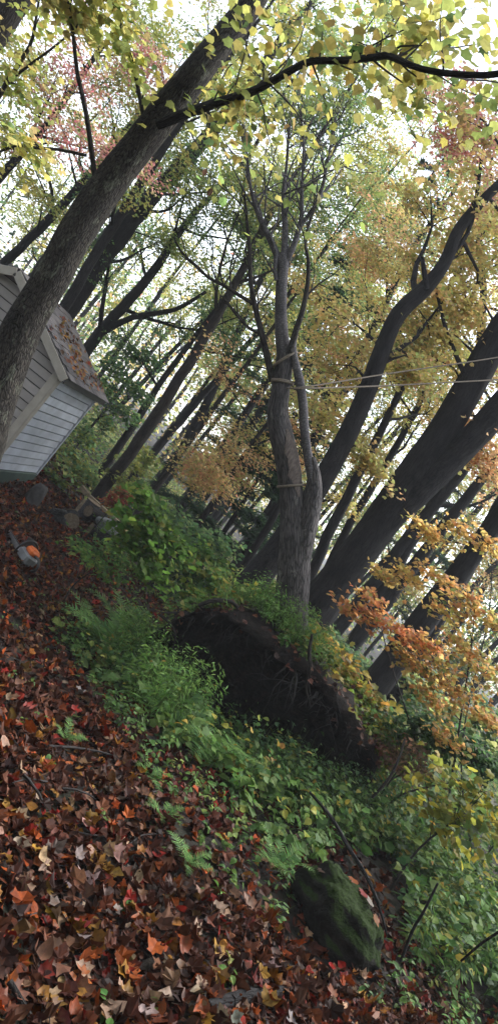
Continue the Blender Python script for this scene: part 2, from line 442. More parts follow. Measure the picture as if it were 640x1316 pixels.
def build_litter():
    rng = np.random.default_rng(11)
    mb = MB()
    def scatter(n, x0, x1, y0, y1, tpl, s0, s1, lift, tilt):
        x = rng.uniform(x0, x1, n); y = y0 + (y1 - y0) * rng.random(n)
        px, py, d = proj(np.stack([x, y, G(x, y)], -1))
        gin = inpoly(px, py, GREEN) & (d > 0); gin2 = inpoly(px, py, GREEN2) & (d > 0)
        keep = np.where(gin, rng.random(n) < .35, np.where(gin2, rng.random(n) < .5, True))
        patch = np.sin(2.3 * x + 1.1 * np.sin(1.9 * y)) * np.sin(2.9 * y + x)
        keep &= rng.random(n) < .88 + .25 * patch
        x, y = x[keep], y[keep]; m = len(x)
        pos = np.stack([x, y, G(x, y) + rng.uniform(.002, lift, m)], -1)
        nr = norm(ground_normal(x, y) + rng.normal(0, tilt, (m, 3)))
        col = pick(LIT, m, rng, .3) * np.array([.74, .59, .50])
        sz = rng.uniform(s0, s1, m)
        put_leaves(mb, pos - 0, nr, rdir(m, rng), sz, col, tpl, (rng.normal(.35, 1.1, m), rng.normal(.2, .8, m)), rng)
    scatter(11500, -1.6, 3.6, 1.2, 5.0, T_maple(), .035, .092, .04, .42)
    scatter(11500, -1.6, 3.6, 1.2, 5.0, T_ovate(.36), .035, .080, .035, .46)
    scatter(11000, -1.6, 3.6, 1.2, 5.0, T_quad(), .015, .045, .02, .7)
    scatter(13000, -4.5, 3.0, 4.5, 9.5, T_maple_s(), .04, .085, .045, .48)
    scatter(9000, -4.5, 3.0, 4.5, 9.5, T_quad(), .04, .075, .035, .5)
    scatter(18000, -9, 4, 9, 19, T_quad(), .06, .11, .05, .45)
    scatter(26000, -6.5, .8, 7.0, 14.5, T_quad(), .055, .10, .05, .45)
    scatter(9000, -30, 30, 8, 48, T_quad(), .10, .18, .05, .45)
    scatter(2500, -4, 4, -3, 1.2, T_maple_s(), .06, .11, .03, .4)
    o = mb.build('leaf_litter', M['litter'], ground, kind='stuff')
    # the leaves that show largest, one by one
    varn = []
    for k in range(14):
        q = MB(); r2 = np.random.default_rng(100 + k)
        tpl = (T_maple, T_maple, lambda: T_ovate(.36))[k % 3]()
        put_leaves(q, np.zeros((1, 3)), np.array([[0, 0, 1.0]]), np.array([[0, 1.0, 0]]), np.ones(1), np.ones((1, 3)), tpl,
                   (r2.normal(.5, .9, 1), r2.normal(.25, .6, 1)), r2)
        stalk = np.array([[0, .05, 0], [0, -.15, .03], [.03, -.35, .05]])
        tube(q, stalk, [.012, .01, .008], 3)
        varn.append(q.mesh('fallen_leaf', M['litter_single'], True))
    LS = [(.15, (.30, .085, .025)), (.17, (.36, .20, .04)), (.18, (.40, .29, .22)), (.05, (.25, .030, .024)), (.27, (.17, .085, .055)),
          (.12, (.10, .042, .03)), (.04, (.30, .27, .26))]
    n = 0; tries = 0
    while n < 300 and tries < 9000:
        tries += 1
        px = rng.uniform(-10, 480); py = rng.uniform(880, 1330) if rng.random() < .85 else rng.uniform(700, 900)
        if inpoly(np.array([px]), np.array([py]), GREEN)[0] and rng.random() < .85: continue
        p = ground_hit(px, py)
        if p[1] > 8 or (p[1] > 4.5 and rng.random() < .5): continue
        nr = norm(ground_normal(p[0], p[1]) + rng.normal(0, .38, 3) + np.array([0, -.15, 0]))
        o = bpy.data.objects.new('fallen_leaf', varn[n % 14]); COL.objects.link(o)
        z = Vector(nr); hd = Vector(rdir(1, rng)[0]); y_ = (hd - z * hd.dot(z)).normalized(); x_ = y_.cross(z)
        s = rng.uniform(.045, .092)
        o.matrix_world = Matrix(((x_.x * s, y_.x * s, z.x * s, p[0]), (x_.y * s, y_.y * s, z.y * s, p[1]),
                                 (x_.z * s, y_.z * s, z.z * s, p[2] + .022 + rng.uniform(0, .02)), (0, 0, 0, 1)))
        o.parent = ground
        o.color = (*(pick(LS, 1, rng, .25)[0] * np.array([.92, .82, .72])), 1); n += 1
    # broken twigs among the leaves
    tw = MB()
    for k in range(420):
        x = rng.uniform(-2.5, 3); y = rng.uniform(1.6, 9); a = rng.uniform(0, 6.28); L = rng.uniform(.05, .35)
        q = []
        for t in (0, .5, 1):
            xx = x + math.cos(a + .3 * t) * L * t; yy = y + math.sin(a + .3 * t) * L * t
            q.append([xx, yy, float(G(xx, yy)) + .025 + rng.uniform(0, .02)])
        tube(tw, q, np.array([1, .8, .5]) * rng.uniform(.002, .006), 4)
    tw.build('twig_litter', M['bark_twig'], ground, kind='stuff')
build_litter()

# ------------------------------------------------------------------ trees
YG = [(3, (.48, .48, .14)), (3, (.60, .53, .17)), (2.2, (.34, .41, .13)), (1.3, (.18, .27, .10)), (.7, (.64, .42, .20))]
LIME = [(3, (.41, .46, .14)), (2.5, (.27, .37, .12)), (2, (.55, .50, .16)), (1.3, (.14, .24, .09))]
GOLD = [(3.2, (.64, .52, .19)), (2, (.66, .46, .19)), (2.4, (.53, .50, .18)), (1.6, (.34, .41, .15)), (.8, (.66, .37, .21))]
ORANGE = [(3, (.68, .40, .21)), (2.5, (.68, .48, .24)), (1, (.60, .28, .18)), (1.6, (.57, .49, .20)), (.7, (.34, .39, .15))]
RED = [(3, (.55, .19, .20)), (2.5, (.66, .36, .31)), (1.5, (.64, .44, .25)), (1, (.36, .41, .15))]
GREEN_P = [(3, (.115, .205, .09)), (2, (.18, .29, .105)), (1.5, (.07, .145, .075)), (.9, (.32, .38, .13))]
GREENY = [(2, (.145, .24, .095)), (2, (.25, .345, .12)), (1.3, (.42, .45, .15)), (.4, (.60, .43, .19))]
PINE = [(3, (.030, .062, .030)), (2, (.045, .085, .04)), (1, (.02, .045, .025))]

TREES = {}
CROWN_N, CROWN_S = 1.15, .72
def trunk_path(spec, d, top=None, base=True, flare=1.35):
    """spec: photo pixels and widths from the bottom up; d one depth or one per point"""
    n = len(spec); ds = d if hasattr(d, '__len__') else [d] * n
    pts = [P(x, y, dd) for (x, y, _), dd in zip(spec, ds)]
    rad = [w_ / 2 * dd / FPX for (_, _, w_), dd in zip(spec, ds)]
    if base:
        dirn = pts[0] - pts[1]; dirn = dirn / np.linalg.norm(dirn)
        dirn = norm(dirn * .5 + np.array([0, 0, -.5]))
        p = pts[0].copy(); k = 0
        gap = p[2] - float(G(p[0], p[1]))
        if gap > .05:
            L = gap / max(.3, -dirn[2])
            pts = [p + dirn * (L + .12), p + dirn * L * .8, *pts] if L > .3 else [p + dirn * (L + .12), *pts]
            rad = [rad[0] * flare * 1.15, rad[0] * (1.02 + .2 * (flare - 1)), *rad] if L > .3 else [rad[0] * flare, *rad]
    if top is not None and pts[-1][2] < top:
        dirn = norm(pts[-1] - pts[-2]); dirn = norm(dirn * .6 + np.array([0, 0, .4]))
        L = (top - pts[-1][2]) / max(.3, dirn[2]); r = rad[-1]
        for t in (.35, .7, 1):
            pts.append(pts[-1] + dirn * L * .34 + np.random.default_rng(int(L * 99) + int(t * 10)).normal(0, .10, 3) * [1, 1, 0]); rad.append(r * (1 - .82 * t))
    return np.array(pts), np.array(rad)

def branch_path(p0, direction, L, rng, up=.35, wig=.16, n=6):
    pts = [p0]; dv = norm(direction)
    for k in range(n):
        dv = norm(dv + rng.normal(0, wig, 3) + np.array([0, 0, up / n]))
        pts.append(pts[-1] + dv * L / n)
    return np.array(pts)

def leaf_sprays(mb, ends, n_leaf, rr, flat, size, pal, tpl, rng, droop=.5):
    """flat sprays of leaves round the given points"""
    if len(ends) == 0: return
    E = np.array(ends); m = len(E)
    k = rng.integers(0, m, n_leaf)
    tl = rng.normal(0, .18, (m, 3)); sc = rng.uniform(.6, 1.35, m)
    off = rng.normal(0, 1, (n_leaf, 3)); off *= (rng.random((n_leaf, 1)) ** .3) * rr * .8 * sc[k][:, None] / (np.linalg.norm(off, axis=1, keepdims=True) + .01) ** .4
    off[:, 2] *= flat; off[:, 2] += (off[:, :2] * tl[k][:, :2]).sum(1) - .10 * np.hypot(off[:, 0], off[:, 1])
    pos = E[k] + off
    nr = norm(np.array([0, 0, 1.0]) + rng.normal(0, .45, (n_leaf, 3)))
    hd = norm(off * [1, 1, .2] + rng.normal(0, .4 * rr, (n_leaf, 3)) + np.array([0, 0, -droop * rr]))
    sh = np.exp(rng.normal(0, .20, m))[k][:, None]                # every spray a little darker or yellower than the next
    hue = np.array(pick(pal, m, rng, .0))[k]
    col = np.clip(.55 * pick(pal, n_leaf, rng, .15) + .45 * hue, 0, 1) * sh
    put_leaves(mb, pos, nr, hd, rng.uniform(.75, 1.2, n_leaf) * size, np.clip(col, .004, .85), tpl,
               (rng.normal(-.2, .4, n_leaf), rng.normal(-.25, .3, n_leaf)))

def make_tree(name, label, cat, spec, d, top, mat, pal, nb=9, L=2.2, nleaf=5000, lsize=.085, t0=.35, t1=1.0, tpl=None, seed=0, nseg=10,
              lump=.07, ridge=.0, extra=(), group=None, up=.45, rr=.42, flat=.22, stems=(), branches=(), crown=True, base=True, step=.25,
              flare=1.35, twig_mat=None, side=None, paths=None):
    rng = np.random.default_rng(seed + 500)
    pts, rad = trunk_path(spec, d, top, base, flare)
    pts, rad = resample(pts, rad, step)
    if step > .2: pts[2:-1] += rng.normal(0, .08, (len(pts) - 3, 3)) * rad[2:-1, None]
    root = empty(name, (pts[0][0], pts[0][1], float(G(pts[0][0], pts[0][1])))); tag(root, label, cat, group)
    q = MB(); tube(q, pts, rad, nseg, lump, rng, ridge=ridge); q.build('trunk', M[mat], root, True)
    tm = M[twig_mat or mat]
    ends = []
    def twiggy(bp, br, b, Lb, dens=1.0):
        for _ in range(int(max(2, round(Lb * 2.6 * dens)))):
            t = rng.uniform(.3, 1.0); i = min(len(bp) - 2, int(t * (len(bp) - 1)))
            dv = norm(bp[i + 1] - bp[i]) + rng.normal(0, .55, 3); dv[2] = dv[2] * .5 + .05
            sp = branch_path(bp[i], dv, Lb * rng.uniform(.22, .45), rng, .1, .2, 4)
            tube(b, sp, np.linspace(br[i] * .55, .003, len(sp)), 4)
            ends.extend([sp[2], sp[3], sp[4]])
        ends.append(bp[-1])
    for stem in stems:                                      # further stems given by pixels
        s_pts, s_rad = trunk_path(stem[0], stem[1], stem[2] if len(stem) > 2 else None, False)
        s_pts, s_rad = resample(s_pts, s_rad, step)
        b = MB(); tube(b, s_pts, s_rad, max(6, nseg - 2), lump, rng, ridge=ridge)
        twiggy(s_pts, s_rad * .5, b, .8, 1.0 if crown else .0) if len(stem) > 3 else None
        b.build('branch', M[mat], root, True)
    for bx in branches:                                     # single branches given by pixels: (pixels, depths, leafy)
        s_pts, s_rad = trunk_path(bx[0], bx[1], None, False)
        s_pts, s_rad = resample(s_pts, s_rad, .15)
        b = MB(); tube(b, s_pts, s_rad, 6, .05, rng)
        if bx[2]: twiggy(s_pts, s_rad, b, float(np.linalg.norm(s_pts[-1] - s_pts[0])) * .5, bx[2])
        b.build('branch', tm, root, True)
    n = len(pts); az = rng.uniform(0, 6.28)
    for k in range(nb):
        t = t0 + (t1 - t0) * (k + rng.random() * .7) / max(1, nb); i = min(n - 2, int(t * (n - 1)))
        az += 2.4 + rng.normal(0, .3)
        a2 = az if side is None else side + rng.normal(0, .6)
        el = rng.uniform(.1, .75)
        dv = np.array([math.cos(a2) * math.cos(el), math.sin(a2) * math.cos(el), math.sin(el)])
        Lb = L * rng.uniform(.7, 1.25) * (1.15 - .55 * t)
        bp = branch_path(pts[i], dv, Lb, rng, up)
        br = np.linspace(max(.010, min(rad[i] * .45, .02 + .014 * Lb)), .004, len(bp))
        b = MB(); tube(b, bp, br, 5, .05, rng)
        twiggy(bp, br, b, Lb)
        b.build('branch', tm, root, True)
    for (x, y, dd, r_px) in extra:                          # extra sprays of this crown, each on a branch of its own
        e = P(x, y, dd); i = int(np.argmin(np.linalg.norm(pts - e, axis=1) + .35 * np.maximum(0, pts[:, 2] - e[2] + .3)))
        mid = (pts[i] * .45 + e * .55) + np.array([0, 0, .12]) + rng.normal(0, .06, 3)
        bp, br = resample([pts[i], mid, e], [max(.008, min(.03, rad[i] * .4)), .010, .004], .25)
        b = MB(); tube(b, bp, br, 5)
        w_ = r_px * dd / FPX
        for _ in range(6):
            q_ = e + rng.normal(0, 1, 3) * w_ * [.6, .6, .35]
            sp, sr = resample([bp[int(len(bp) * .6)], (bp[int(len(bp) * .6)] + q_) / 2 + rng.normal(0, .05, 3), q_], [.007, .005, .002], .3)
            tube(b, sp, sr, 3); ends.extend([q_, q_ + rng.normal(0, .3, 3) * w_, (q_ + e) / 2])
        b.build('branch', tm, root, True)
    if crown and nleaf:
        c = MB(); leaf_sprays(c, ends, int(nleaf * CROWN_N), rr, flat, lsize * CROWN_S, pal, tpl or T_quad(), rng)
        c.build('crown', M['leaf'], root, kind='stuff')
    TREES[label] = (root, pts, rad)
    return root, pts, rad

# --- the near trunk that crosses the shed, and its long bough
t1_root, t1_pts, t1_rad = make_tree(
    'maple_tree', 'nearest lichen-spotted maple trunk crossing in front of the shed', 'tree',
    [(-34, 600, 60), (-8, 520, 55), (22, 440, 50), (40, 402, 46), (68, 356, 45), (98, 300, 45), (148, 226, 43), (208, 150, 41), (258, 86, 36), (318, 12, 32), (370, -70, 28)],
    [5.2, 5.2, 5.2, 5.2, 5.2, 5.2, 5.2, 5.1, 5.0, 5.0, 5.0], 7.5, 'bark_lichen', YG, nb=4, L=1.6, nleaf=1900, lsize=.085, t0=.82, tpl=T_maple_s(), seed=1,
    nseg=20, lump=.028, ridge=.03, step=.07, rr=.3, twig_mat='bark_twig',
    branches=[([(124, 240, 8), (112, 150, 7), (100, 95, 6), (94, 40, 5), (84, -20, 4)], [5.2, 5.1, 5.0, 4.9, 4.8], .8),
              ([(186, 160, 6), (172, 85, 5), (158, 40, 4), (142, -8, 3)], [5.1, 5.0, 4.9, 4.8], .8),
              ([(112, 200, 4), (75, 192, 4), (45, 190, 4), (20, 187, 4), (-10, 200, 3)], [5.3, 5.3, 5.4, 5.4, 5.4], .6),
              ([(95, 42, 4), (108, 10, 3), (118, -14, 3)], [4.9, 4.9, 4.9], .4)])

# --- trees behind and beside the shed
make_tree('maple_tree', 'dark straight trunk rising right behind the shed roof ridge', 'tree',
          [(60, 440, 26), (112, 362, 25), (160, 295, 23), (215, 232, 20), (268, 172, 17), (330, 95, 13)], 15.5, 12.5, 'bark_dark', LIME, 11, 2.8, 9000, .10, .3, seed=2)
make_tree('maple_tree', 'thinner dark stem close beside the nearest trunk, behind the shed', 'tree',
          [(78, 402, 14), (122, 328, 13), (165, 262, 12), (195, 215, 11), (232, 160, 8)], 14, 10.5, 'bark_dark', YG, 9, 2.4, 7000, .10, .4, seed=3)
make_tree('maple_tree', 'grey trunk cutting the top left corner of the view', 'tree',
          [(-190, 250, 40), (-80, 130, 36), (0, 34, 32), (45, -22, 29)], 7.0, 8.5, 'bark_mid', YG, 8, 2.4, 5200, .085, .62, tpl=T_maple_s(), seed=4, nseg=14,
          branches=[([(-30, 180, 6), (10, 105, 6), (38, 62, 5), (46, 30, 4), (52, -10, 3)], [7.0, 6.8, 6.6, 6.5, 6.5], .9),
                    ([(-30, 150, 5), (20, 98, 4), (60, 68, 3), (95, 40, 2.5)], [7, 6.8, 6.6, 6.5], .7)])
make_tree('maple_tree', 'slim dark trunk left of the shed gable peak', 'tree',
          [(-60, 400, 13), (15, 330, 12), (70, 275, 11), (130, 205, 9)], 16, 10.5, 'bark_dark', YG, 12, 3.0, 17000, .10, .3, seed=5,
          extra=[(40, 235, 13.5, 50), (70, 130, 13, 50), (155, 115, 13.5, 45), (30, 65, 12.5, 50), (185, 40, 13, 50), (95, 25, 12.5, 50), (10, 160, 13, 45)])
make_tree('maple_tree', 'crimson-tinged maple crown high in the upper left', 'tree',
          [(-120, 360, 12), (-20, 250, 11), (60, 160, 9), (110, 90, 7)], 13, 9.0, 'bark_dark', RED, 8, 1.9, 6000, .085, .45, seed=6,
          extra=[(112, 190, 11, 45), (95, 85, 11, 35), (150, 200, 11.5, 35), (190, 75, 12, 28)])
make_tree('maple_tree', 'forked dark tree directly right of the shed roof, green crown', 'tree',
          [(100, 468, 16), (128, 428, 15), (158, 395, 14), (200, 345, 11), (245, 280, 8)], 17, 11, 'bark_dark', GREEN_P, 12, 3.0, 11000, .10, .25, seed=7,
          stems=[([(128, 430, 9), (170, 408, 8), (225, 398, 6), (265, 375, 4)], 17)])
make_tree('maple_tree', 'brown trunk growing up behind the leafy sapling, yellow-green crown', 'tree',
          [(138, 622, 17), (168, 582, 16), (192, 548, 16), (222, 500, 15), (252, 452, 14), (285, 395, 12), (312, 345, 10), (345, 280, 8)], 14.5, 11, 'bark_mid', GREENY,
          11, 2.6, 9500, .095, .4, seed=8)
make_tree('maple_tree', 'short dark trunk pair-mate left of the brown trunk', 'tree',
          [(122, 618, 11), (150, 578, 11), (180, 535, 10), (215, 480, 8)], 17, 9, 'bark_dark', GREEN_P, 9, 2.4, 7000, .10, .35, seed=9)
make_tree('maple_tree', 'slender dark trunk second right of the brown trunk', 'tree',
          [(152, 636, 10), (195, 585, 10), (240, 532, 9), (268, 500, 8), (310, 452, 7)], 18, 11, 'bark_dark', YG, 9, 2.5, 8000, .10, .4, seed=10)
make_tree('maple_tree', 'very thin straight brown pole tree among the left background', 'tree',
          [(205, 622, 8), (240, 575, 7), (275, 525, 7), (310, 478, 6)], 16, 9, 'bark_mid', GOLD, 8, 2.0, 5500, .095, .45, seed=12,
          extra=[(270, 605, 13, 30), (300, 598, 13.5, 25), (250, 612, 13, 20)])

# --- conifers in the dark centre
def conifer(label, spec, d, top, seed, nb=26, L=1.7, nl=6500, low=.12):
    rng = np.random.default_rng(seed)
    pts, rad = trunk_path(spec, d, top); pts, rad = resample(pts, rad, .4)
    root = empty('pine_tree', (pts[0][0], pts[0][1], float(G(pts[0][0], pts[0][1])))); tag(root, label, 'tree', 'dark conifers in the centre background')
    q = MB(); tube(q, pts, rad, 9, .05, rng); q.build('trunk', M['bark_dark'], root, True)
    P_, N_, H_ = [], [], []
    for k in range(nb):
        t = low + (1 - low) * (k + rng.random()) / nb; i = min(len(pts) - 2, int(t * (len(pts) - 1)))
        a = rng.uniform(0, 6.28); Lb = L * (1.1 - .8 * t) * rng.uniform(.6, 1.2)
        bp = branch_path(pts[i], np.array([math.cos(a), math.sin(a), -.12]), Lb, rng, -.15, .07, 6)
        b = MB(); tube(b, bp, np.linspace(.015, .003, 7), 4); b.build('branch', M['bark_dark'], root)
        m = nl // nb; tt = rng.random(m) ** .7 * 5.99; ii = tt.astype(int); fr = (tt - ii)[:, None]
        base_ = bp[ii] * (1 - fr) + bp[ii + 1] * fr
        ax = norm(bp[ii + 1] - bp[ii]); sd = np.cross(ax, [0, 0, 1.0]) * rng.choice([-1, 1], m)[:, None]
        P_.append(base_ + sd * rng.uniform(0, .30, (m, 1)) * Lb * .5 * (1 - tt / 7)[:, None] + rng.normal(0, .03, (m, 3)))
        N_.append(norm(np.array([0, 0, 1.0]) + rng.normal(0, .4, (m, 3)))); H_.append(norm(ax + sd * 1.1 + rng.normal(0, .3, (m, 3)) + [0, 0, -.25]))
    P_, N_, H_ = map(np.concatenate, (P_, N_, H_)); c = MB()
    put_leaves(c, P_, N_, H_, rng.uniform(.12, .26, len(P_)), pick(PINE, len(P_), rng), T_narrow())
    c.build('crown', M['leaf'], root, kind='stuff')

conifer('leftmost dark conifer trunk behind the orange sprays', [(228, 662, 13), (262, 612, 12), (300, 555, 11), (345, 490, 9)], 19, 10, 31)
conifer('second dark conifer trunk from the left in the gloom', [(240, 672, 12), (278, 615, 12), (322, 548, 10), (360, 490, 8)], 20.5, 11, 32)
conifer('third dark conifer trunk, beside the uprooted tree', [(256, 676, 13), (300, 612, 12), (335, 560, 10), (372, 505, 8)], 21, 11.5, 33)
conifer('drooping conifer with dense low green boughs left of the uprooted tree', [(300, 730, 9), (330, 685, 9), (362, 640, 8), (400, 580, 6)], 15, 6.5, 34, 34, 1.9, 9000, .05)
conifer('low bushy conifer behind the sapling thicket', [(262, 720, 8), (285, 688, 7), (310, 650, 6)], 14, 3.4, 35, 30, 1.6, 8000, .05)
conifer('tall conifer standing dark against the sky in the upper centre', [(290, 640, 12), (340, 560, 12), (400, 470, 11), (440, 405, 10), (480, 340, 7)], 24, 15, 36, 34, 2.2, 9000, .35)
conifer('distant conifer seen between the right-hand trunks', [(470, 815, 9), (500, 770, 9), (540, 715, 8)], 24, 9, 37, 26, 1.8, 6000, .15)

# --- the dark trunks on the right
make_tree('maple_tree', 'dark crooked maple trunk passing directly behind the uprooted tree', 'tree',
          [(308, 768, 42), (345, 722, 36), (398, 645, 29), (440, 572, 26), (470, 508, 24), (492, 448, 23), (512, 404, 22), (545, 372, 21), (570, 340, 17), (590, 294, 15), (618, 260, 13), (655, 222, 11)],
          9.3, 9.5, 'bark_dark', GOLD, 9, 2.3, 8500, .085, .42, tpl=T_maple_s(), seed=21, nseg=18, lump=.04, ridge=.025, step=.12, rr=.36,
          side=1.6, extra=[(440, 470, 10.2, 40), (470, 590, 9.7, 22), (420, 400, 10.4, 45), (530, 480, 9.8, 30), (430, 545, 10.2, 25)],
          branches=[([(548, 372, 8), (545, 350, 7), (542, 330, 5)], 9.2, 0), ([(560, 352, 7), (600, 300, 6), (612, 250, 5), (618, 205, 4)], 9.3, .5)])
make_tree('maple_tree', 'massive dark trunk that forks in two at the right edge', 'tree',
          [(388, 812, 58), (428, 754, 48), (470, 698, 47), (512, 640, 49), (545, 592, 46), (575, 545, 40), (608, 487, 37), (640, 432, 36), (690, 355, 31)],
          10.3, 12, 'bark_dark', GOLD, 9, 2.6, 9000, .085, .5, tpl=T_maple_s(), seed=22, nseg=22, lump=.035, ridge=.03, step=.12, rr=.38, flare=1.5,
          stems=[([(490, 682, 22), (535, 634, 34), (590, 580, 36), (640, 526, 36), (700, 455, 33), (760, 385, 28)], 10.2, 9.5)],
          side=1.3, extra=[(565, 420, 10.6, 38), (590, 395, 10.7, 30), (540, 455, 10.6, 30)],
          branches=[([(605, 500, 7), (585, 455, 6), (570, 415, 5), (560, 370, 4)], 10.2, .5)])
make_tree('maple_tree', 'dark trunk at the right edge leading to orange sprays', 'tree',
          [(470, 895, 40), (505, 850, 38), (545, 795, 34), (585, 742, 29), (622, 692, 26), (665, 635, 24)], 11.5, 11, 'bark_dark', ORANGE, 8, 2.6, 6500, .085, .42,
          tpl=T_maple_s(), seed=23, nseg=16, lump=.03, ridge=.02, step=.15, extra=[(600, 560, 10.8, 35), (625, 600, 10.8, 30)])
make_tree('maple_tree', 'mid-distance dark trunk just right of the massive fork trunk', 'tree',
          [(415, 832, 18), (452, 785, 18), (495, 730, 17), (540, 672, 15), (590, 610, 13), (640, 545, 11)], 16, 12, 'bark_dark', YG, 9, 2.6, 6500, .095, .5, seed=24)
make_tree('maple_tree', 'slanted dark trunk behind the amber sprays at right', 'tree',
          [(440, 850, 18), (475, 802, 18), (512, 752, 17), (560, 690, 16), (610, 625, 14), (660, 560, 11)], 15, 11.5, 'bark_dark', GREENY, 9, 2.6, 6000, .095, .5, seed=25)
make_tree('maple_tree', 'second tilted stem leaving the base of the crooked maple', 'tree',
          [(398, 740, 15), (420, 690, 14), (445, 640, 13), (478, 575, 12), (505, 520, 10), (535, 455, 8)], 12, 9, 'bark_dark', GOLD, 9, 2.2, 6500, .09, .45, seed=26)
make_tree('maple_tree', 'thin leaning stem between the crooked maple and the massive fork', 'tree',
          [(405, 762, 12), (432, 708, 11), (460, 655, 10), (500, 590, 9), (530, 535, 8), (560, 470, 6)], 13.5, 9.5, 'bark_dark', YG, 8, 2.2, 6500, .09, .45, seed=27)
make_tree('maple_tree', 'red-leaved maple in the upper right corner', 'tree',
          [(650, 640, 20), (680, 560, 18), (700, 480, 15), (690, 380, 12), (680, 280, 9)], 12.5, 10, 'bark_dark', RED, 8, 2.2, 5500, .085, .5, seed=28, side=math.pi,
          extra=[(605, 140, 10, 55), (620, 190, 10.2, 50), (570, 170, 10.5, 35), (630, 250, 10.8, 40)])
make_tree('maple_tree', 'orange-crowned maple high on the right behind the crooked trunk', 'tree',
          [(560, 640, 14), (590, 560, 13), (612, 470, 11), (620, 380, 9), (615, 300, 7)], 16, 11, 'bark_dark', ORANGE, 9, 2.4, 7500, .095, .4, seed=29,
          extra=[(500, 290, 14, 50), (560, 440, 14, 40), (600, 230, 13, 60), (480, 330, 14, 35)])
make_tree('maple_tree', 'green maple showing behind the bare top of the uprooted tree', 'tree',
          [(320, 700, 14), (380, 600, 13), (440, 500, 12), (490, 400, 10), (530, 320, 8)], 18, 13, 'bark_dark', GREENY, 13, 3.0, 11000, .105, .35, seed=30,
          extra=[(440, 320, 16, 60), (560, 320, 16, 60), (470, 240, 15, 50), (350, 250, 17, 60)])
make_tree('maple_tree', 'pale green maple filling the gap left of the bare top', 'tree',
          [(190, 640, 13), (235, 575, 12), (270, 510, 11), (300, 440, 10), (330, 370, 8)], 20, 14, 'bark_dark', LIME, 14, 3.2, 12000, .11, .35, seed=41,
          extra=[(250, 300, 17, 60), (230, 220, 17, 50), (280, 210, 16, 60), (290, 400, 18, 50)])
make_tree('maple_tree', 'golden maple low behind the uprooted trunk', 'tree',
          [(330, 700, 10), (365, 640, 9), (400, 570, 8), (425, 500, 6)], 13, 6.5, 'bark_dark', GOLD, 10, 1.9, 6500, .09, .35, seed=42)
make_tree('maple_tree', 'orange low maple to the left behind the uprooted trunk', 'tree',
          [(250, 680, 9), (290, 622, 8), (320, 575, 6)], 13, 5.0, 'bark_dark', ORANGE, 8, 1.6, 4500, .09, .4, seed=43,
          extra=[(275, 600, 12, 38), (300, 585, 12.5, 30), (255, 605, 12, 25)])

# --- slim trees far off, one by one
far_rng = np.random.default_rng(77)
FAR = []
for k, (bx, by, d, wpx, pal) in enumerate([
        (352, 735, 26, 6, GREENY), (372, 752, 30, 5, GOLD), (415, 795, 28, 6, YG), (436, 812, 33, 5, GREENY), (452, 835, 27, 7, GOLD), (468, 842, 34, 5, YG),
        (487, 862, 30, 6, GREENY), (503, 868, 27, 8, ORANGE), (512, 884, 33, 5, GOLD), (526, 888, 29, 7, GREENY), (541, 905, 34, 5, YG), (556, 910, 28, 7, GREENY),
        (575, 925, 31, 6, ORANGE), (598, 940, 28, 7, GREEN_P), (622, 962, 32, 6, GREENY), (648, 975, 29, 7, GREENY), (95, 590, 27, 7, GREEN_P), (70, 560, 30, 6, YG),
        (180, 640, 28, 6, GREENY), (215, 662, 31, 6, LIME), (20, 520, 29, 7, GREEN_P), (-40, 470, 28, 7, YG), (700, 1010, 28, 7, GREENY),
        (148, 612, 24, 6, YG), (168, 622, 26, 5, GREENY), (198, 640, 25, 6, GOLD), (232, 660, 27, 5, LIME), (262, 690, 26, 6, GREENY), (285, 700, 28, 5, YG), (308, 722, 25, 6, GOLD), (330, 735, 27, 5, GREENY)]):
    tilt = far_rng.normal(0, .05); Lp = 260
    s = [(bx, by, wpx), (bx + Lp * .45 * math.sin(ROLL + tilt), by - Lp * .45 * math.cos(ROLL + tilt), wpx * .92),
         (bx + Lp * math.sin(ROLL + tilt * 1.4), by - Lp * math.cos(ROLL + tilt * 1.4), wpx * .7)]
    FAR.append((s, d, pal, k))
FAR_ORD = ['nearest the uprooted trunk on its left', 'just right of the uprooted trunk', 'in the gap under the massive fork', 'second in the gap right of the massive fork',
           'third in the bright gap right of the massive fork', 'fourth in the bright gap, very thin', 'fifth among the bright gap stems', 'thicker, in front of the bright gap, with orange leaves',
           'thin one behind the right-edge dark trunk', 'right of the right-edge dark trunk', 'thin, behind the low orange maple', 'thicker, behind the low orange maple',
           'with orange leaves near the right edge', 'dark green, near the right edge', 'at the right edge over the undergrowth', 'leaving the frame at the right edge',
           'at the shed\'s far wall corner', 'behind the shed\'s long wall', 'beside the brown trunk', 'just left of the conifers', 'hidden mostly behind the shed gable', 'left of the shed', 'beyond the right edge', 'just right of the short dark trunk', 'thin, between the brown trunk and its neighbour', 'with gold leaves behind the bright sapling',
           'thin, behind the pole tree', 'behind the third dark conifer', 'thin, above the olive thicket', 'with gold leaves left of the uprooted trunk', 'thin, close behind the crooked trunk']
for s, d, pal, k in FAR:
    make_tree('background_tree', 'slim far tree, ' + FAR_ORD[k], 'tree', s, d, 11 + (k * 37 % 5), 'bark_dark', pal, 9, 2.8, 4600, .15, .3, seed=200 + k, nseg=7,
              group='slim trees of the far wood', step=.6, rr=.6)

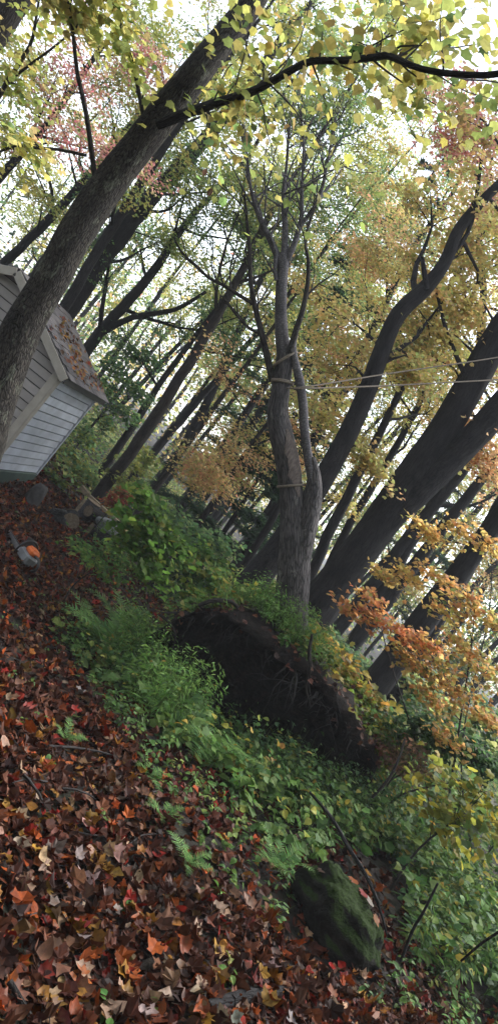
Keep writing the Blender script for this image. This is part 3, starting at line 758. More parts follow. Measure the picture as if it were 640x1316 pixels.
def distant_woods():
    rng = np.random.default_rng(5); b = MB(); c = MB()
    for k in range(330):
        a = rng.uniform(-1.25, 1.25) if k < 230 else rng.uniform(1.25, 5.03); r = rng.uniform(38, 75)
        x, y = r * math.sin(a), r * math.cos(a); z = float(G(x, y)); h = rng.uniform(7, 14)
        p = np.array([[x, y, z - .2], [x + rng.normal(0, .2), y, z + h * .5], [x + rng.normal(0, .5), y, z + h]])
        tube(b, p, [.15, .11, .03], 5)
        pal = [GREEN_P, GREENY, YG, GOLD, PINE, PINE][k % 6]
        n = 380
        t = rng.random(n); off = rng.normal(0, 1, (n, 3)) * [1.5, 1.5, .4]
        pos = p[0] + (p[2] - p[0]) * (.12 + .85 * t)[:, None] + off * (1.15 - .6 * t)[:, None]
        put_leaves(c, pos, norm(np.array([0, 0, 1.0]) + rng.normal(0, .6, (n, 3))), rdir(n, rng), rng.uniform(.18, .40, n), pick(pal, n, rng), T_quad())
    o = c.build('distant_woods', M['leaf']); tag(o, 'hazy mass of far-off trees closing the view', 'woods', kind='stuff')
    q = b.build('trunks', M['bark_dark'], o); q['kind'] = 'stuff'
distant_woods()

def woods_round_the_viewer():
    """the same wood goes on beside and behind the viewer and shades the slope"""
    rng = np.random.default_rng(15); b = MB(); c = MB(); k = 0
    while k < 46:
        a = rng.uniform(1.0, 5.28); r = rng.uniform(4.5, 26)
        x, y = r * math.sin(a), r * math.cos(a)
        if y > (-2.0 if r < 16 else 0): continue
        k += 1
        z = float(G(x, y)); h = rng.uniform(9, 13)
        p = np.array([[x, y, z - .2], [x + rng.normal(0, .2), y, z + h * .5], [x + rng.normal(0, .5), y, z + h]])
        tube(b, p, [.2, .15, .04], 6)
        n = 420; t = rng.random(n); off = rng.normal(0, 1, (n, 3)) * [1.7, 1.7, .6]
        pos = p[0] + (p[2] - p[0]) * (.25 + .75 * t)[:, None] + off * (1.2 - .5 * t)[:, None]
        put_leaves(c, pos, norm(np.array([0, 0, 1.0]) + rng.normal(0, .8, (n, 3))), rdir(n, rng), rng.uniform(.3, .55, n), pick([GREEN_P, GREENY, YG, PINE][k % 4], n, rng), T_quad())
    o = c.build('surrounding_woods', M['leaf']); tag(o, 'wood that goes on beside and behind the viewer', 'woods', kind='stuff')
    b.build('trunks', M['bark_dark'], o)['kind'] = 'stuff'
woods_round_the_viewer()

# ------------------------------------------------------------------ the uprooted tree with its root plate
def uprooted_tree():
    rng = np.random.default_rng(900)
    D = 7.6
    base = P(372, 800, D)
    root = empty('uprooted_tree', base); tag(root, 'grey leaning tree with lifted root plate, bands and bare twiggy top', 'tree')
    def px_tube(name, spec, d, mat, nseg=10, lump=.05, ridge=0, step=.10, parent=root):
        p, r = trunk_path(spec, d, None, False); p, r = resample(p, r, step)
        b = MB(); tube(b, p, r, nseg, lump, rng, ridge=ridge)
        return b, p, r
    b, tp, tr = px_tube('trunk', [(358, 850, 66), (366, 822, 54), (371, 800, 47), (375, 770, 42), (378, 730, 42), (380, 695, 40), (377, 660, 34), (374, 625, 30), (369, 590, 31), (362, 560, 31), (357, 532, 28),
                                  (361, 500, 24), (365, 472, 23), (367, 455, 22)], D, 'bark_grey', 22, .035, .035, .05)
    trunk = b.build('trunk', M['bark_grey'], root, True)
    # broken-barked second stem that rejoins the fork
    b, sp, sr = px_tube('stem', [(383, 745, 14), (390, 705, 26), (396, 672, 28), (402, 640, 24), (404, 612, 17), (400, 588, 11)], D - .05, 'bark_grey', 16, .06, .04, .05)
    b.build('stem_stub', M['bark_grey'], root, True)
    b, sp, sr = px_tube('stem', [(402, 625, 12), (396, 590, 12), (391, 555, 12), (389, 520, 12), (385, 490, 12), (380, 468, 10), (377, 445, 8), (382, 420, 6)], D - .06, 'bark_grey', 12, .05, .0, .06)
    b.build('stem', M['bark_smooth'], root, True)
    # main fork and limbs
    def limb(spec, d, twigs=0, ln=.5, mat='bark_smooth', leafless=True):
        b, p, r = px_tube('b', spec, d, mat, 9, .05, 0, .10)
        for k in range(twigs):
            i = int(rng.uniform(.3, .98) * (len(p) - 2)); dv = norm(p[i + 1] - p[i]) + rng.normal(0, .45, 3) + np.array([-.10, 0, .25])
            q = branch_path(p[i], dv, ln * rng.uniform(.6, 1.4), rng, .25, .14, 6); rr_ = min(r[i] * .6, .012)
            tube(b, q, np.linspace(rr_, .002, len(q)), 5)
            for _ in range(2):
                j = rng.integers(1, 5); q2 = branch_path(q[j], norm(q[j + 1] - q[j]) + rng.normal(0, .5, 3), ln * rng.uniform(.25, .6), rng, .2, .16, 4)
                tube(b, q2, np.linspace(rr_ * .5, .0015, len(q2)), 4)
        return b.build('branch', M[mat], root, True)
    limb([(366, 462, 20), (362, 430, 17), (361, 395, 15), (362, 365, 15), (364, 340, 15), (363, 325, 11)], D, 2, .5)
    limb([(363, 345, 10), (352, 318, 9), (341, 295, 8), (330, 270, 6), (322, 240, 4), (318, 205, 3), (312, 160, 2)], D, 14, .7)
    limb([(364, 338, 10), (366, 312, 9), (366, 285, 8), (364, 250, 6), (368, 215, 4), (372, 165, 3), (380, 110, 2)], D, 18, .8)
    limb([(365, 342, 9), (376, 318, 8), (384, 295, 7), (388, 270, 5), (388, 235, 4), (390, 190, 3), (386, 140, 2)], D, 15, .7)
    limb([(386, 290, 6), (402, 268, 5), (412, 248, 5), (418, 222, 4), (424, 190, 3), (432, 150, 2)], D, 14, .65)
    limb([(350, 490, 9), (344, 460, 9), (337, 430, 8), (328, 395, 7), (322, 360, 6), (321, 325, 5), (318, 290, 4), (314, 250, 3)], D, 7, .6, 'bark_mid')
    limb([(325, 390, 5), (305, 378, 5), (288, 367, 4.5), (270, 358, 4), (250, 340, 3.5), (232, 322, 3), (224, 305, 2)], D, 6, .5, 'bark_mid')
    limb([(333, 428, 4), (318, 420, 3.5), (300, 400, 3), (285, 380, 2)], D, 3, .4, 'bark_mid')
    limb([(372, 452, 9), (380, 425, 8), (389, 398, 7), (395, 365, 6), (396, 335, 5), (392, 310, 4), (398, 285, 3), (410, 255, 2)], D - .1, 6, .5, 'bark_mid')
    limb([(355, 360, 5), (353, 345, 5), (355, 325, 4), (346, 300, 3)], D - .05, 3, .4)
    # worn light patch where the bark is off
    a = NT('bare_wood'); bv = a.n('ShaderNodeAttribute', attribute_name='bark').outputs['Vector']
    nz = a.noise(a.mapv(bv, (60, 60, 9)), 1, 6); a.base(a.ramp(nz, [(.3, (.06, .047, .04)), (.7, (.17, .135, .115))])); a.rough(.8, .3); a.bump(nz, .6, .01)
    k0 = int(np.argmin(np.linalg.norm(tp - P(375, 612, D), axis=1))); n_ = 9
    b = MB()
    seg = tp[k0 - 4:k0 + 9]
    V, F = [], []
    for i, c in enumerate(seg):
        ax = norm(tp[min(k0 - 4 + i + 1, len(tp) - 1)] - tp[k0 - 4 + i - 1]); toc = norm(EYE - c); sd = norm(np.cross(ax, toc))
        ww = .62 * math.sin(math.pi * (i + .6) / 13.2) * (1 + .25 * rng.normal())
        for j in range(5):
            an = (j / 4 - .5) * 2 * ww + .55
            V.append(c + (toc * math.cos(an) + sd * math.sin(an)) * tr[k0 - 4 + i] * 1.055)
    for i in range(len(seg) - 1):
        for j in range(4):
            F.append([i * 5 + j, i * 5 + j + 1, i * 5 + 6 + j, i * 5 + 5 + j])
    b.add(np.array(V), F, None, np.array(V)); b.build('bark_scar', a.m, trunk, True)
    # leaves left on the top
    # --- root plate: a lifted lip of soil over a dark hollow
    rp = NT('root_soil'); tc = rp.n('ShaderNodeNewGeometry').outputs['Position']
    n1 = rp.noise(tc, 14, 9, .7); rp.base(rp.ramp(n1, [(.3, (.005, .004, .0035)), (.55, (.015, .011, .009)), (.75, (.045, .032, .024))])); rp.rough(.95, .15); rp.bump(n1, 1, .08)
    lip = [(196, 782, 7.7, .10), (215, 781, 7.5, .2), (245, 782, 7.3, .35), (285, 788, 7.05, .55), (330, 812, 6.9, .65), (372, 848, 6.8, .7), (405, 880, 6.75, .7), (440, 918, 6.8, .65), (474, 958, 7.0, .5), (492, 980, 7.3, .25), (502, 992, 7.6, .10)]
    pts = np.array([P(x, y, d) for x, y, d, _ in lip]); hh = np.array([l[3] for l in lip])
    pr, hr = resample(pts, hh, .08)
    n = len(pr); prof = []
    m = 16; V = np.zeros((n, m, 3))
    tt = np.linspace(0, 1, n)
    for i in range(n):
        p = pr[i].copy(); h = hr[i]
        kz = float(sstep(.08, .42, h)); p[2] = p[2] * kz + (float(G(p[0], p[1])) - .06) * (1 - kz)
        p[2] += .035 * math.sin(i * .41 + 1) * math.sin(i * .173) * kz; p[1] += (.05 * math.sin(i * .33) + .03 * math.sin(i * .91 + 2)) * kz
        fwd = np.array([.12, 1.0, 0]) / 1.007
        top_h = 0.07 * math.sin(math.pi * tt[i])
        z0 = float(G(p[0], p[1]))
        g2 = lambda dd: float(G((p + fwd * dd)[0], (p + fwd * dd)[1]))
        prf = [(1.15 * h + .4, None, -.18), (.95 * h + .2, None, .02), (.85 * h, None, .1), (.55 * h, p[2] - .62 * h, 0), (.42 * h, p[2] - .42 * h, 0), (.28 * h, p[2] - .26 * h, 0), (.12 * h + .02, p[2] - .17 * h, 0),
               (-.03, p[2] - .06, 0), (-.035, p[2] - .01, 0), (.02, p[2] + .03, 0), (.15, p[2] + .02 + top_h * .4, 0), (.4, p[2] + top_h * .8, 0), (.8, p[2] + top_h, 0), (1.2, p[2] + top_h * .7, 0),
               (1.7, None, .25 * kz - .05), (2.4, None, -.1)]
        kq = min(1, h / .6)
        for j, (dd, z, off) in enumerate(prf):
            dd = dd * (kq if j > 9 else 1); q = p + fwd * dd; q = q.copy(); q[2] = z if z is not None else g2(dd) + off
            V[i, j] = q
    V[:, 2:9] += (np.sin(np.arange(n)[:, None] * .7 + np.arange(7)[None] * 1.9) * np.sin(np.arange(n)[:, None] * 1.63 + 1))[:, :, None] * np.array([.01, .05, .03])
    V += rng.normal(0, .024, V.shape)
    V[:, 6:10] += rng.normal(0, .02, V[:, 6:10].shape)
    i = np.arange(n - 1)[:, None] * m; j = np.arange(m - 1)[None]
    F = np.stack([i + j, i + j + 1, i + m + j + 1, i + m + j], -1).reshape(-1, 4)
    b = MB(); b.add(V.reshape(-1, 3), F)
    plate = b.build('root_plate', rp.m, root, True)
    # roots flaring from the trunk foot over the plate
    for k, (ex, ey, ed) in enumerate([(330, 790, 7.7), (405, 815, 7.9), (352, 818, 7.35), (392, 828, 7.4)]):
        e = P(ex, ey, ed); st = up_at = tp[int(np.argmin(np.linalg.norm(tp - P(373, 785, D), axis=1)))]
        q, r = resample([st, st * .55 + e * .45 + np.array([0, 0, -.10]), e + np.array([0, 0, .01]), e + (e - st) * .15 + np.array([0, 0, -.10])], [.13, .075, .04, .02], .05)
        b = MB(); tube(b, q, r, 10, .08, rng, ridge=.02); b.build('root', M['bark_grey'], plate, True)
    # roots hanging from the lip
    for k in range(46):
        x = rng.uniform(225, 480); jx = np.interp(x, [l[0] for l in lip], [l[1] for l in lip]); dj = np.interp(x, [l[0] for l in lip], [l[2] for l in lip])
        p = P(x, jx + rng.uniform(-2, 8), dj - .02 + rng.uniform(0, .08)); L = rng.uniform(.15, .5) * (1.3 if 360 < x < 420 else .8)
        q = branch_path(p, np.array([rng.normal(0, .6), -.25, -.7]), L, rng, -.5, .3, 5)
        b = MB(); tube(b, q, np.linspace(rng.choice([.004, .006, .010, .018]), .0015, len(q)), 5)
        for _ in range(2):
            q2 = branch_path(q[rng.integers(1, 4)], rng.normal(0, 1, 3) + [0, -.3, -.5], L * .4, rng, -.3, .3, 3); tube(b, q2, [.003, .0025, .002, .001], 4)
        b.build('root', M['bark_twig'], plate, True)
    b, p, r = px_tube('r', [(401, 815, 3), (397, 838, 5), (399, 858, 6), (393, 882, 4), (399, 908, 2)], 6.72, 'bark_mid', 8, .1, 0, .05)
    b.build('root', M['bark_mid'], plate, True)
    b, p, r = px_tube('r', [(255, 778, 5), (275, 772, 6), (298, 774, 5), (306, 782, 4)], 7.0, 'bark_mid', 8, .1, 0, .05)
    b.build('root', M['bark_mid'], plate, True)
    b, p, r = px_tube('r', [(205, 790, 4), (218, 800, 4), (226, 815, 3), (222, 835, 2)], 7.1, 'bark_mid', 6, .1, 0, .05)
    b.build('root', M['bark_mid'], plate, True)
    return root, tp, tr, pr, V
up_root, up_pts, up_rad, LIP, PLATE = uprooted_tree()

# ------------------------------------------------------------------ ropes and bands on the uprooted tree
rope_m = simple('weathered_rope', (.20, .165, .13), .8, .2, 90, .4, .5)
def ring_on(px, py, lean, label, wpx=5, turns=1):
    p = P(px, py, 7.6); k = int(np.argmin(np.linalg.norm(up_pts - p, axis=1))); c = up_pts[k]; r = up_rad[k] * 1.07 + .006
    ax = norm(up_pts[min(k + 2, len(up_pts) - 1)] - up_pts[k - 2]); ax = norm(ax + lean * np.cross(ax, norm(EYE - c)) * 1.0)
    u = norm(np.cross(ax, [0, 1.0, .3])); v = np.cross(ax, u)
    th = np.linspace(0, 2 * math.pi * turns, 28 * turns)
    ell = 1 + .55 * abs(lean)
    pts = np.array([c + r * (math.cos(t) * u * ell + math.sin(t) * v) + ax * .012 * t / 6.28 for t in th])
    b = MB(); tube(b, pts, np.full(len(pts), wpx / 2 * 7.6 / FPX), 6)
    o = b.build('rope_band', rope_m, None, True, loc=c); tag(o, label, 'rope', 'pale bands tied round the uprooted trunk'); return c, r
ring_on(373, 625, .05, 'lowest pale band round the uprooted trunk below the bark scar', 3.5)
c_mid, r_mid = ring_on(362, 489, .05, 'middle pale band round the uprooted trunk where the ropes start', 3.2, 2)
ring_on(367, 460, -.75, 'slanting uppermost pale band across the fork of the uprooted trunk', 3.5)
def rope(y1, y2, label, d0, xe, ye, d1):
    p0 = c_mid + np.array([.08, -.10, -.02]); pts = [p0, P(394, y1, 7.48), P(500, (y1 + y2) / 2 + 2.0, 8.3), P(640, y2, 9.2), P(xe, ye, d1)]
    p, r = resample(pts, [.0085] * 5, .12)
    b = MB(); tube(b, p, r, 6)
    # the strands' twist shows as a slight swelling
    o = b.build('rope', rope_m, None, True, loc=p0); tag(o, label, 'rope', 'ropes stretched from the uprooted tree')
rope(497, 459, 'upper taut rope from the uprooted tree to the right edge', 7.6, 697, 446, 9.95)
rope(499, 488, 'lower taut rope from the uprooted tree to the right edge', 7.6, 672, 487, 9.95)

# ------------------------------------------------------------------ shed
def shed():
    near, far = 11.0, 13.45
    S = near / FPX
    U0 = 1.70                                     # eye level; heights below are worked out from the photo
    def RU(px, py):                               # right and up of a pixel, in pixels, level with the eye
        a = (px - 320) * math.cos(ROLL) + (py - 658) * math.sin(ROLL); b = (px - 320) * math.sin(ROLL) - (py - 658) * math.cos(ROLL)
        return a, b - math.tan(-PITCH) * FPX
    xr = RU(82, 478)[0] * S; ztop = U0 + RU(82, 478)[1] * S
    xa = RU(30, 349)[0] * S; zap = U0 + RU(30, 349)[1] * S - .05
    zb = ztop - 172 * S; xl = 2 * xa - xr; slope = (zap - ztop) / (xr - xa)
    W = (xr - xl)
    root = empty('shed', (xa, (near + far) / 2, zb)); tag(root, 'small vinyl-sided garden shed with leaf-strewn shingle roof', 'shed')
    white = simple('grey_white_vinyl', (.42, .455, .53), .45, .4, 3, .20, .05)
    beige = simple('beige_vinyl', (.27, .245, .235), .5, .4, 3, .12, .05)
    trim = simple('beige_trim', (.34, .31, .27), .5, .4, 8, .12)
    dark = simple('shed_core', (.03, .03, .03), .9)
    core = MB()
    i_ = .03
    v = np.array([[xl + i_, near + i_, zb], [xr - i_, near + i_, zb], [xr - i_, near + i_, ztop - .02], [xa, near + i_, zap - .04], [xl + i_, near + i_, ztop - .02]])
    v = np.vstack([v, v + [0, far - near - 2 * i_, 0]])
    core.add(v, [[0, 1, 2, 3, 4], [9, 8, 7, 6, 5], [0, 5, 6, 1], [1, 6, 7, 2], [2, 7, 8, 3], [3, 8, 9, 4], [4, 9, 5, 0]]); core.build('core', dark, root)
    def wall(name, mat, outline, u_axis, out, z0, z1, org):
        wl = MB(); box(wl, org + u_axis * sum(outline(z0 + .01)) / 2 + np.array([0, 0, .04]) - out * .012, np.abs(u_axis) * (outline(z0 + .01)[1] - outline(z0 + .01)[0] - .08) * 1.0 + np.abs(out) * .008 + np.array([0, 0, .06]))
        w_o = wl.build(name, mat, root)
        e = .142; z = z0
        while z < z1 - .01:
            zn = min(z + e, z1); zt = zn - .013; a0, a1 = outline(z); b0, b1 = outline(zt)
            if a1 - a0 < .05: break
            if b1 - b0 < .02: b0 = b1 = (b0 + b1) / 2; b0 -= .005; b1 += .005
            q = MB(); o1, o2, lipz = .036, .022, .012
            def pt(uu, zz, oo): return org * np.array([1, 1, 0]) + u_axis * uu + out * oo + np.array([0, 0, zz])
            vs = [pt(a0, z, 0), pt(a1, z, 0), pt(a0, z + .002, o1), pt(a1, z + .002, o1), pt(a0, z + lipz * 1.3, o1), pt(a1, z + lipz * 1.3, o1), pt(b0, zt, o2), pt(b1, zt, o2), pt(b0, zt, 0), pt(b1, zt, 0)]
            f = [[0, 2, 3, 1], [2, 4, 5, 3], [4, 6, 7, 5], [6, 8, 9, 7], [1, 3, 5, 7, 9], [0, 8, 6, 4, 2]]
            q.add(np.array(vs), f); q.build('siding_board', mat, w_o)
            z = zn
    # long wall facing right, gable facing the camera, the hidden two
    cb = .11
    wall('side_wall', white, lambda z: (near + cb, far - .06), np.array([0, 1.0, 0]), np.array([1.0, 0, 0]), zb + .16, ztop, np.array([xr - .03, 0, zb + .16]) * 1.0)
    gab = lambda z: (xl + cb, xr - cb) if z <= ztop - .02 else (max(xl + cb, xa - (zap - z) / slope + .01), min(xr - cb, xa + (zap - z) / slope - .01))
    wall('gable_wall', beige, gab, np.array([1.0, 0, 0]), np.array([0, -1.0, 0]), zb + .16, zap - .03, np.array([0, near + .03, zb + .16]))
    # corner boards
    for (x, y, sx, sy) in ((xr + .004, near + cb / 2 - .012, .05, cb + .03), (xr - cb / 2 + .006, near - .006, cb, .05), (xl + cb / 2, near - .006, cb, .05), (xr + .002, far - .03, .05, .07)):
        b = MB(); box(b, (x, y, (zb + .1 + ztop) / 2), (sx, sy, ztop - zb - .1), bev=.006); b.build('corner_board', trim if y < near + .05 else white, root)
    # skirt
    grn = simple('green_skirt', (.045, .075, .065), .6, .4, 6, .25)
    b = MB(); box(b, (xr + .012, (near + far) / 2, zb + .0), (.05, far - near - .1, .30), bev=.008); b.build('skirt_board', grn, root)
    b = MB(); box(b, (xa, near - .010, zb + .0), (W - .1, .05, .30), bev=.008); b.build('skirt_board', grn, root)
    # roof: deck, fascia, shingles
    ov, oe = .14, .12                              # overhang at eaves and gable
    y0, y1 = near - oe, far + oe
    ln = math.hypot(xr - xa, zap - ztop); cs = (xr - xa) / ln; sn = (zap - ztop) / ln
    Lr = ln + ov
    roof = MB()
    for sg in (1, -1):
        def rp(t, y, h): return np.array([xa + sg * (t * cs + h * sn), y, zap - t * sn + h * cs])
        t_end = Lr
        vs = [rp(0, y0, .0), rp(t_end, y0, .0), rp(t_end, y1, .0), rp(0, y1, .0), rp(0, y0, .045), rp(t_end, y0, .045), rp(t_end, y1, .045), rp(0, y1, .045)]
        roof.add(np.array(vs), [[0, 1, 2, 3], [4, 7, 6, 5], [0, 4, 5, 1], [1, 5, 6, 2], [2, 6, 7, 3]])
    r_o = roof.build('roof', simple('roof_deck', (.07, .065, .065), .8), root)
    sh_m = NT('asphalt_shingle'); oi = sh_m.n('ShaderNodeObjectInfo'); tc = sh_m.n('ShaderNodeTexCoord').outputs['Object']
    nn = sh_m.noise(tc, 120, 3); cc = sh_m.ramp(oi.outputs['Random'], [(0, (.085, .078, .082)), (.5, (.13, .12, .125)), (1, (.18, .165, .17))])
    sh_m.base(sh_m.mix(.7, cc, sh_m.ramp(nn, [(.3, (.6, .6, .6)), (.7, (1.3, 1.3, 1.3))]), 'MULTIPLY')); sh_m.rough(.85, .3); sh_m.bump(nn, .5, .01)
    q = MB(); box(q, (0, 0, 0), (.158, .296, .016), bev=.004); me = q.mesh('shingle', sh_m.m)
    rr = random.Random(4)
    for sg in (1, -1):
        k = 0; t = .08
        while t < Lr:
            y = y0 + (.15 if k % 2 else 0)
            while y < y1 - .05:
                h = .062 + rr.uniform(0, .006)
                o = bpy.data.objects.new('shingle', me); COL.objects.link(o)
                ang = math.atan2(sn, cs) - R_(3.5)
                m3 = roty(ang if sg > 0 else math.pi - ang); 
                o.matrix_world = Matrix([[*m3[r], 0] for r in range(3)] + [[0, 0, 0, 1]])
                pp = np.array([xa + sg * (t * cs + h * sn), min(y + .15, y1 - .13), zap - t * sn + h * cs])
                o.matrix_world.translation = Vector(pp)
                o.matrix_world = Matrix.Translation(Vector(pp)) @ Matrix([[*m3[r], 0] for r in range(3)] + [[0, 0, 0, 1]])
                mw = o.matrix_world.copy(); o.parent = r_o; o.matrix_basis = mw
                y += .30
            t += .135; k += 1
    for sg in (1, -1):                             # rake fascia on the gable, eave fascia and ridge cap
        b = MB(); c = np.array([xa + sg * (Lr / 2 * cs), y0 - .012, zap - Lr / 2 * sn - .02]); a = math.atan2(sn, cs)
        box(b, c, (Lr, .025, .13), roty(a * sg), bev=.004); b.build('fascia', trim, r_o)
    b = MB(); box(b, (xa + (Lr * cs) + .010, (y0 + y1) / 2, zap - Lr * sn - .02), (.025, y1 - y0, .09), bev=.004); b.build('fascia', simple('dark_gutter', (.035, .033, .035), .5), r_o)
    # fallen leaves lying on the roof
    rng = np.random.default_rng(8); mb = MB(); n = 330
    t = rng.random(n) ** .6 * (Lr - .05); y = rng.uniform(y0 + .05, y1 - .05, n); kk = rng.random(n) < .35 + .6 * (np.sin(4 * y + 3 * t) > -.1)
    t, y = t[kk], y[kk]; m = len(t)
    pos = np.stack([xa + t * cs + .085 * sn, y, zap - t * sn + .088 * cs], -1)
    nr = norm(np.array([sn, 0, cs]) + rng.normal(0, .3, (m, 3)))
    put_leaves(mb, pos, nr, rdir(m, rng), rng.uniform(.05, .095, m), pick([(2, (.36, .14, .05)), (2, (.38, .22, .06)), (3, (.18, .085, .05)), (.6, (.30, .06, .04))], m, rng), T_maple_s(), (rng.normal(.3, .5, m), rng.normal(.1, .4, m)))
    o = mb.build('roof_leaf_litter', M['litter']); tag(o, 'orange and brown leaves scattered over the shed roof', 'leaves', kind='stuff')
    return zb
shed_z = shed()

# ------------------------------------------------------------------ overhanging bough of the near tree, leaf by leaf
def bough():
    rng = np.random.default_rng(321)
    spec = [(206, 160, 14), (240, 146, 13), (285, 130, 11.5), (320, 119, 11), (345, 107, 10), (375, 90, 9.5), (400, 79, 9), (440, 78, 9), (485, 73, 9), (500, 72, 8.5), (540, 88, 8), (585, 95, 8), (640, 95, 8.5), (690, 70, 7), (740, 20, 5)]
    ds = [5.0, 4.8, 4.5, 4.3, 4.15, 4.0, 3.9, 3.75, 3.6, 3.55, 3.4, 3.3, 3.2, 3.1, 3.0]
    p, r = trunk_path(spec, ds, None, False); p, r = resample(p, r, .05)
    b = MB(); tube(b, p, r, 10, .05, rng)
    o = b.build('branch', M['bark_dark'], t1_root, True)
    o['label'] = 'long dark bough sweeping over the top of the view'
    var = []
    for k in range(10):
        q = MB(); r2 = np.random.default_rng(60 + k)
        tpl = (lambda: T_ovate(.33), T_maple, T_maple_s)[k % 3]()
        tpl = (tpl[0] - [0, .0, 0], tpl[1])
        put_leaves(q, np.array([[0, .25, -.02]]), np.array([[0, 0, 1.0]]), np.array([[0, 1.0, -.1]]), np.ones(1), np.ones((1, 3)), tpl, (r2.normal(-.2, .35, 1), r2.normal(-.45, .3, 1)), r2)
        tube(q, np.array([[0, 0, 0], [0, .14, .01], [0, .3, -.02]]), [.012, .010, .008], 3)
        var.append(q.mesh('leaf', M['leaf_single'], True))
    LP = [(4, (.50, .44, .12)), (3, (.38, .39, .12)), (2, (.25, .32, .10)), (1.2, (.12, .20, .07)), (.6, (.5, .32, .12)), (.35, (.10, .06, .04))]
    cnt = 0
    def leaf_at(pp, dv, s):
        nonlocal cnt
        q = bpy.data.objects.new('leaf', var[rng.integers(0, 10)]); COL.objects.link(q)
        y_ = Vector(norm(dv + np.array([0, 0, -.85]) + rng.normal(0, .35, 3))); z = Vector(rdir(1, rng)[0]) * .8 + Vector((0, -.2, .7)); x_ = y_.cross(z).normalized(); z = x_.cross(y_)
        mw = Matrix(((x_.x * s, y_.x * s, z.x * s, pp[0]), (x_.y * s, y_.y * s, z.y * s, pp[1]), (x_.z * s, y_.z * s, z.z * s, pp[2]), (0, 0, 0, 1)))
        q.parent = o; q.matrix_basis = mw
        q.color = (*pick(LP, 1, rng, .2)[0], 1); cnt += 1
    fill_ends = []
    tw = MB()
    k = 0
    while cnt < 300 and k < 120:
        k += 1
        i = int(rng.uniform(.08, .97) * (len(p) - 2))
        # twigs fan out into the photo's leafy zone: some rise, most hang
        tx = rng.uniform(235, 660); tgt = P(tx, rng.uniform(-40, 250) if rng.random() < .75 else rng.uniform(-60, 80), np.interp(tx, [206, 345, 500, 640], [5.0, 4.15, 3.55, 3.2]) + rng.uniform(-.08, .8))
        j = int(np.argmin(np.linalg.norm(p - tgt, axis=1) + rng.uniform(0, .35, len(p))))
        v = tgt - p[j]; L = np.linalg.norm(v)
        if L > 1.35 or L < .12: continue
        q = branch_path(p[j], v / L + np.array([0, 0, .25]), L, rng, -.45, .12, 7)
        tube(tw, q, np.linspace(min(.006, r[j] * .6), .0012, len(q)), 4)
        nl = int(5 + 6 * L)
        for t in np.linspace(.22, 1, nl):
            ii = min(6, int(t * 7)); f = t * 7 - ii; pp = q[ii] * (1 - f) + q[min(ii + 1, 7)] * f
            dv = norm(q[min(ii + 1, 7)] - q[max(ii - 1, 0)]) * .6 + rng.normal(0, .5, 3)
            if cnt < 300: leaf_at(pp, dv, rng.uniform(.045, .076))
        fill_ends.append(q[-1]); fill_ends.append(q[4])
    tw_o = tw.build('twigs', M['bark_twig'], o); tw_o['kind'] = 'stuff'
    c = MB(); leaf_sprays(c, fill_ends, 900, .32, .8, .062, LP, T_maple_s(), rng, 1.6); c.build('foliage', M['leaf'], o, kind='stuff')
bough()
# ------------------------------------------------------------------ saplings and shrubs
HERB = [(3, (.10, .19, .05)), (2, (.14, .245, .055)), (2, (.065, .135, .045)), (.5, (.27, .30, .07))]
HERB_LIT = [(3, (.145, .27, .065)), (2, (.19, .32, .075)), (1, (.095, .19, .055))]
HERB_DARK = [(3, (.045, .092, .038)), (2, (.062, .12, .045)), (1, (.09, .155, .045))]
HERB_Y = [(2, (.30, .28, .05)), (2, (.14, .20, .045)), (1, (.46, .35, .05)), (.5, (.45, .22, .06))]

def leaf_variants(n, seed, kinds, mat, name='leaf'):
    out = []
    for k in range(n):
        q = MB(); r2 = np.random.default_rng(seed + k)
        put_leaves(q, np.zeros((1, 3)), np.array([[0, 0, 1.0]]), np.array([[0, 1.0, -.1]]), np.ones(1), np.ones((1, 3)), kinds[k % len(kinds)](),
                   (r2.normal(-.2, .35, 1), r2.normal(-.35, .25, 1)), r2)
        out.append(q.mesh(name, mat, True))
    return out
LEAFV = leaf_variants(8, 700, [T_maple, T_maple_s], M['leaf_single'])

def set_frame(o, x_, y_, z_, s, p, parent):
    o.parent = parent
    m = Matrix.Identity(4); q = parent
    while q is not None:
        m = q.matrix_parent_inverse @ q.matrix_basis @ m if q.parent else q.matrix_basis @ m
        q = q.parent
    w_ = Matrix(((x_[0] * s, y_[0] * s, z_[0] * s, p[0]), (x_[1] * s, y_[1] * s, z_[1] * s, p[1]), (x_[2] * s, y_[2] * s, z_[2] * s, p[2]), (0, 0, 0, 1)))
    o.matrix_parent_inverse = m.inverted(); o.matrix_basis = w_

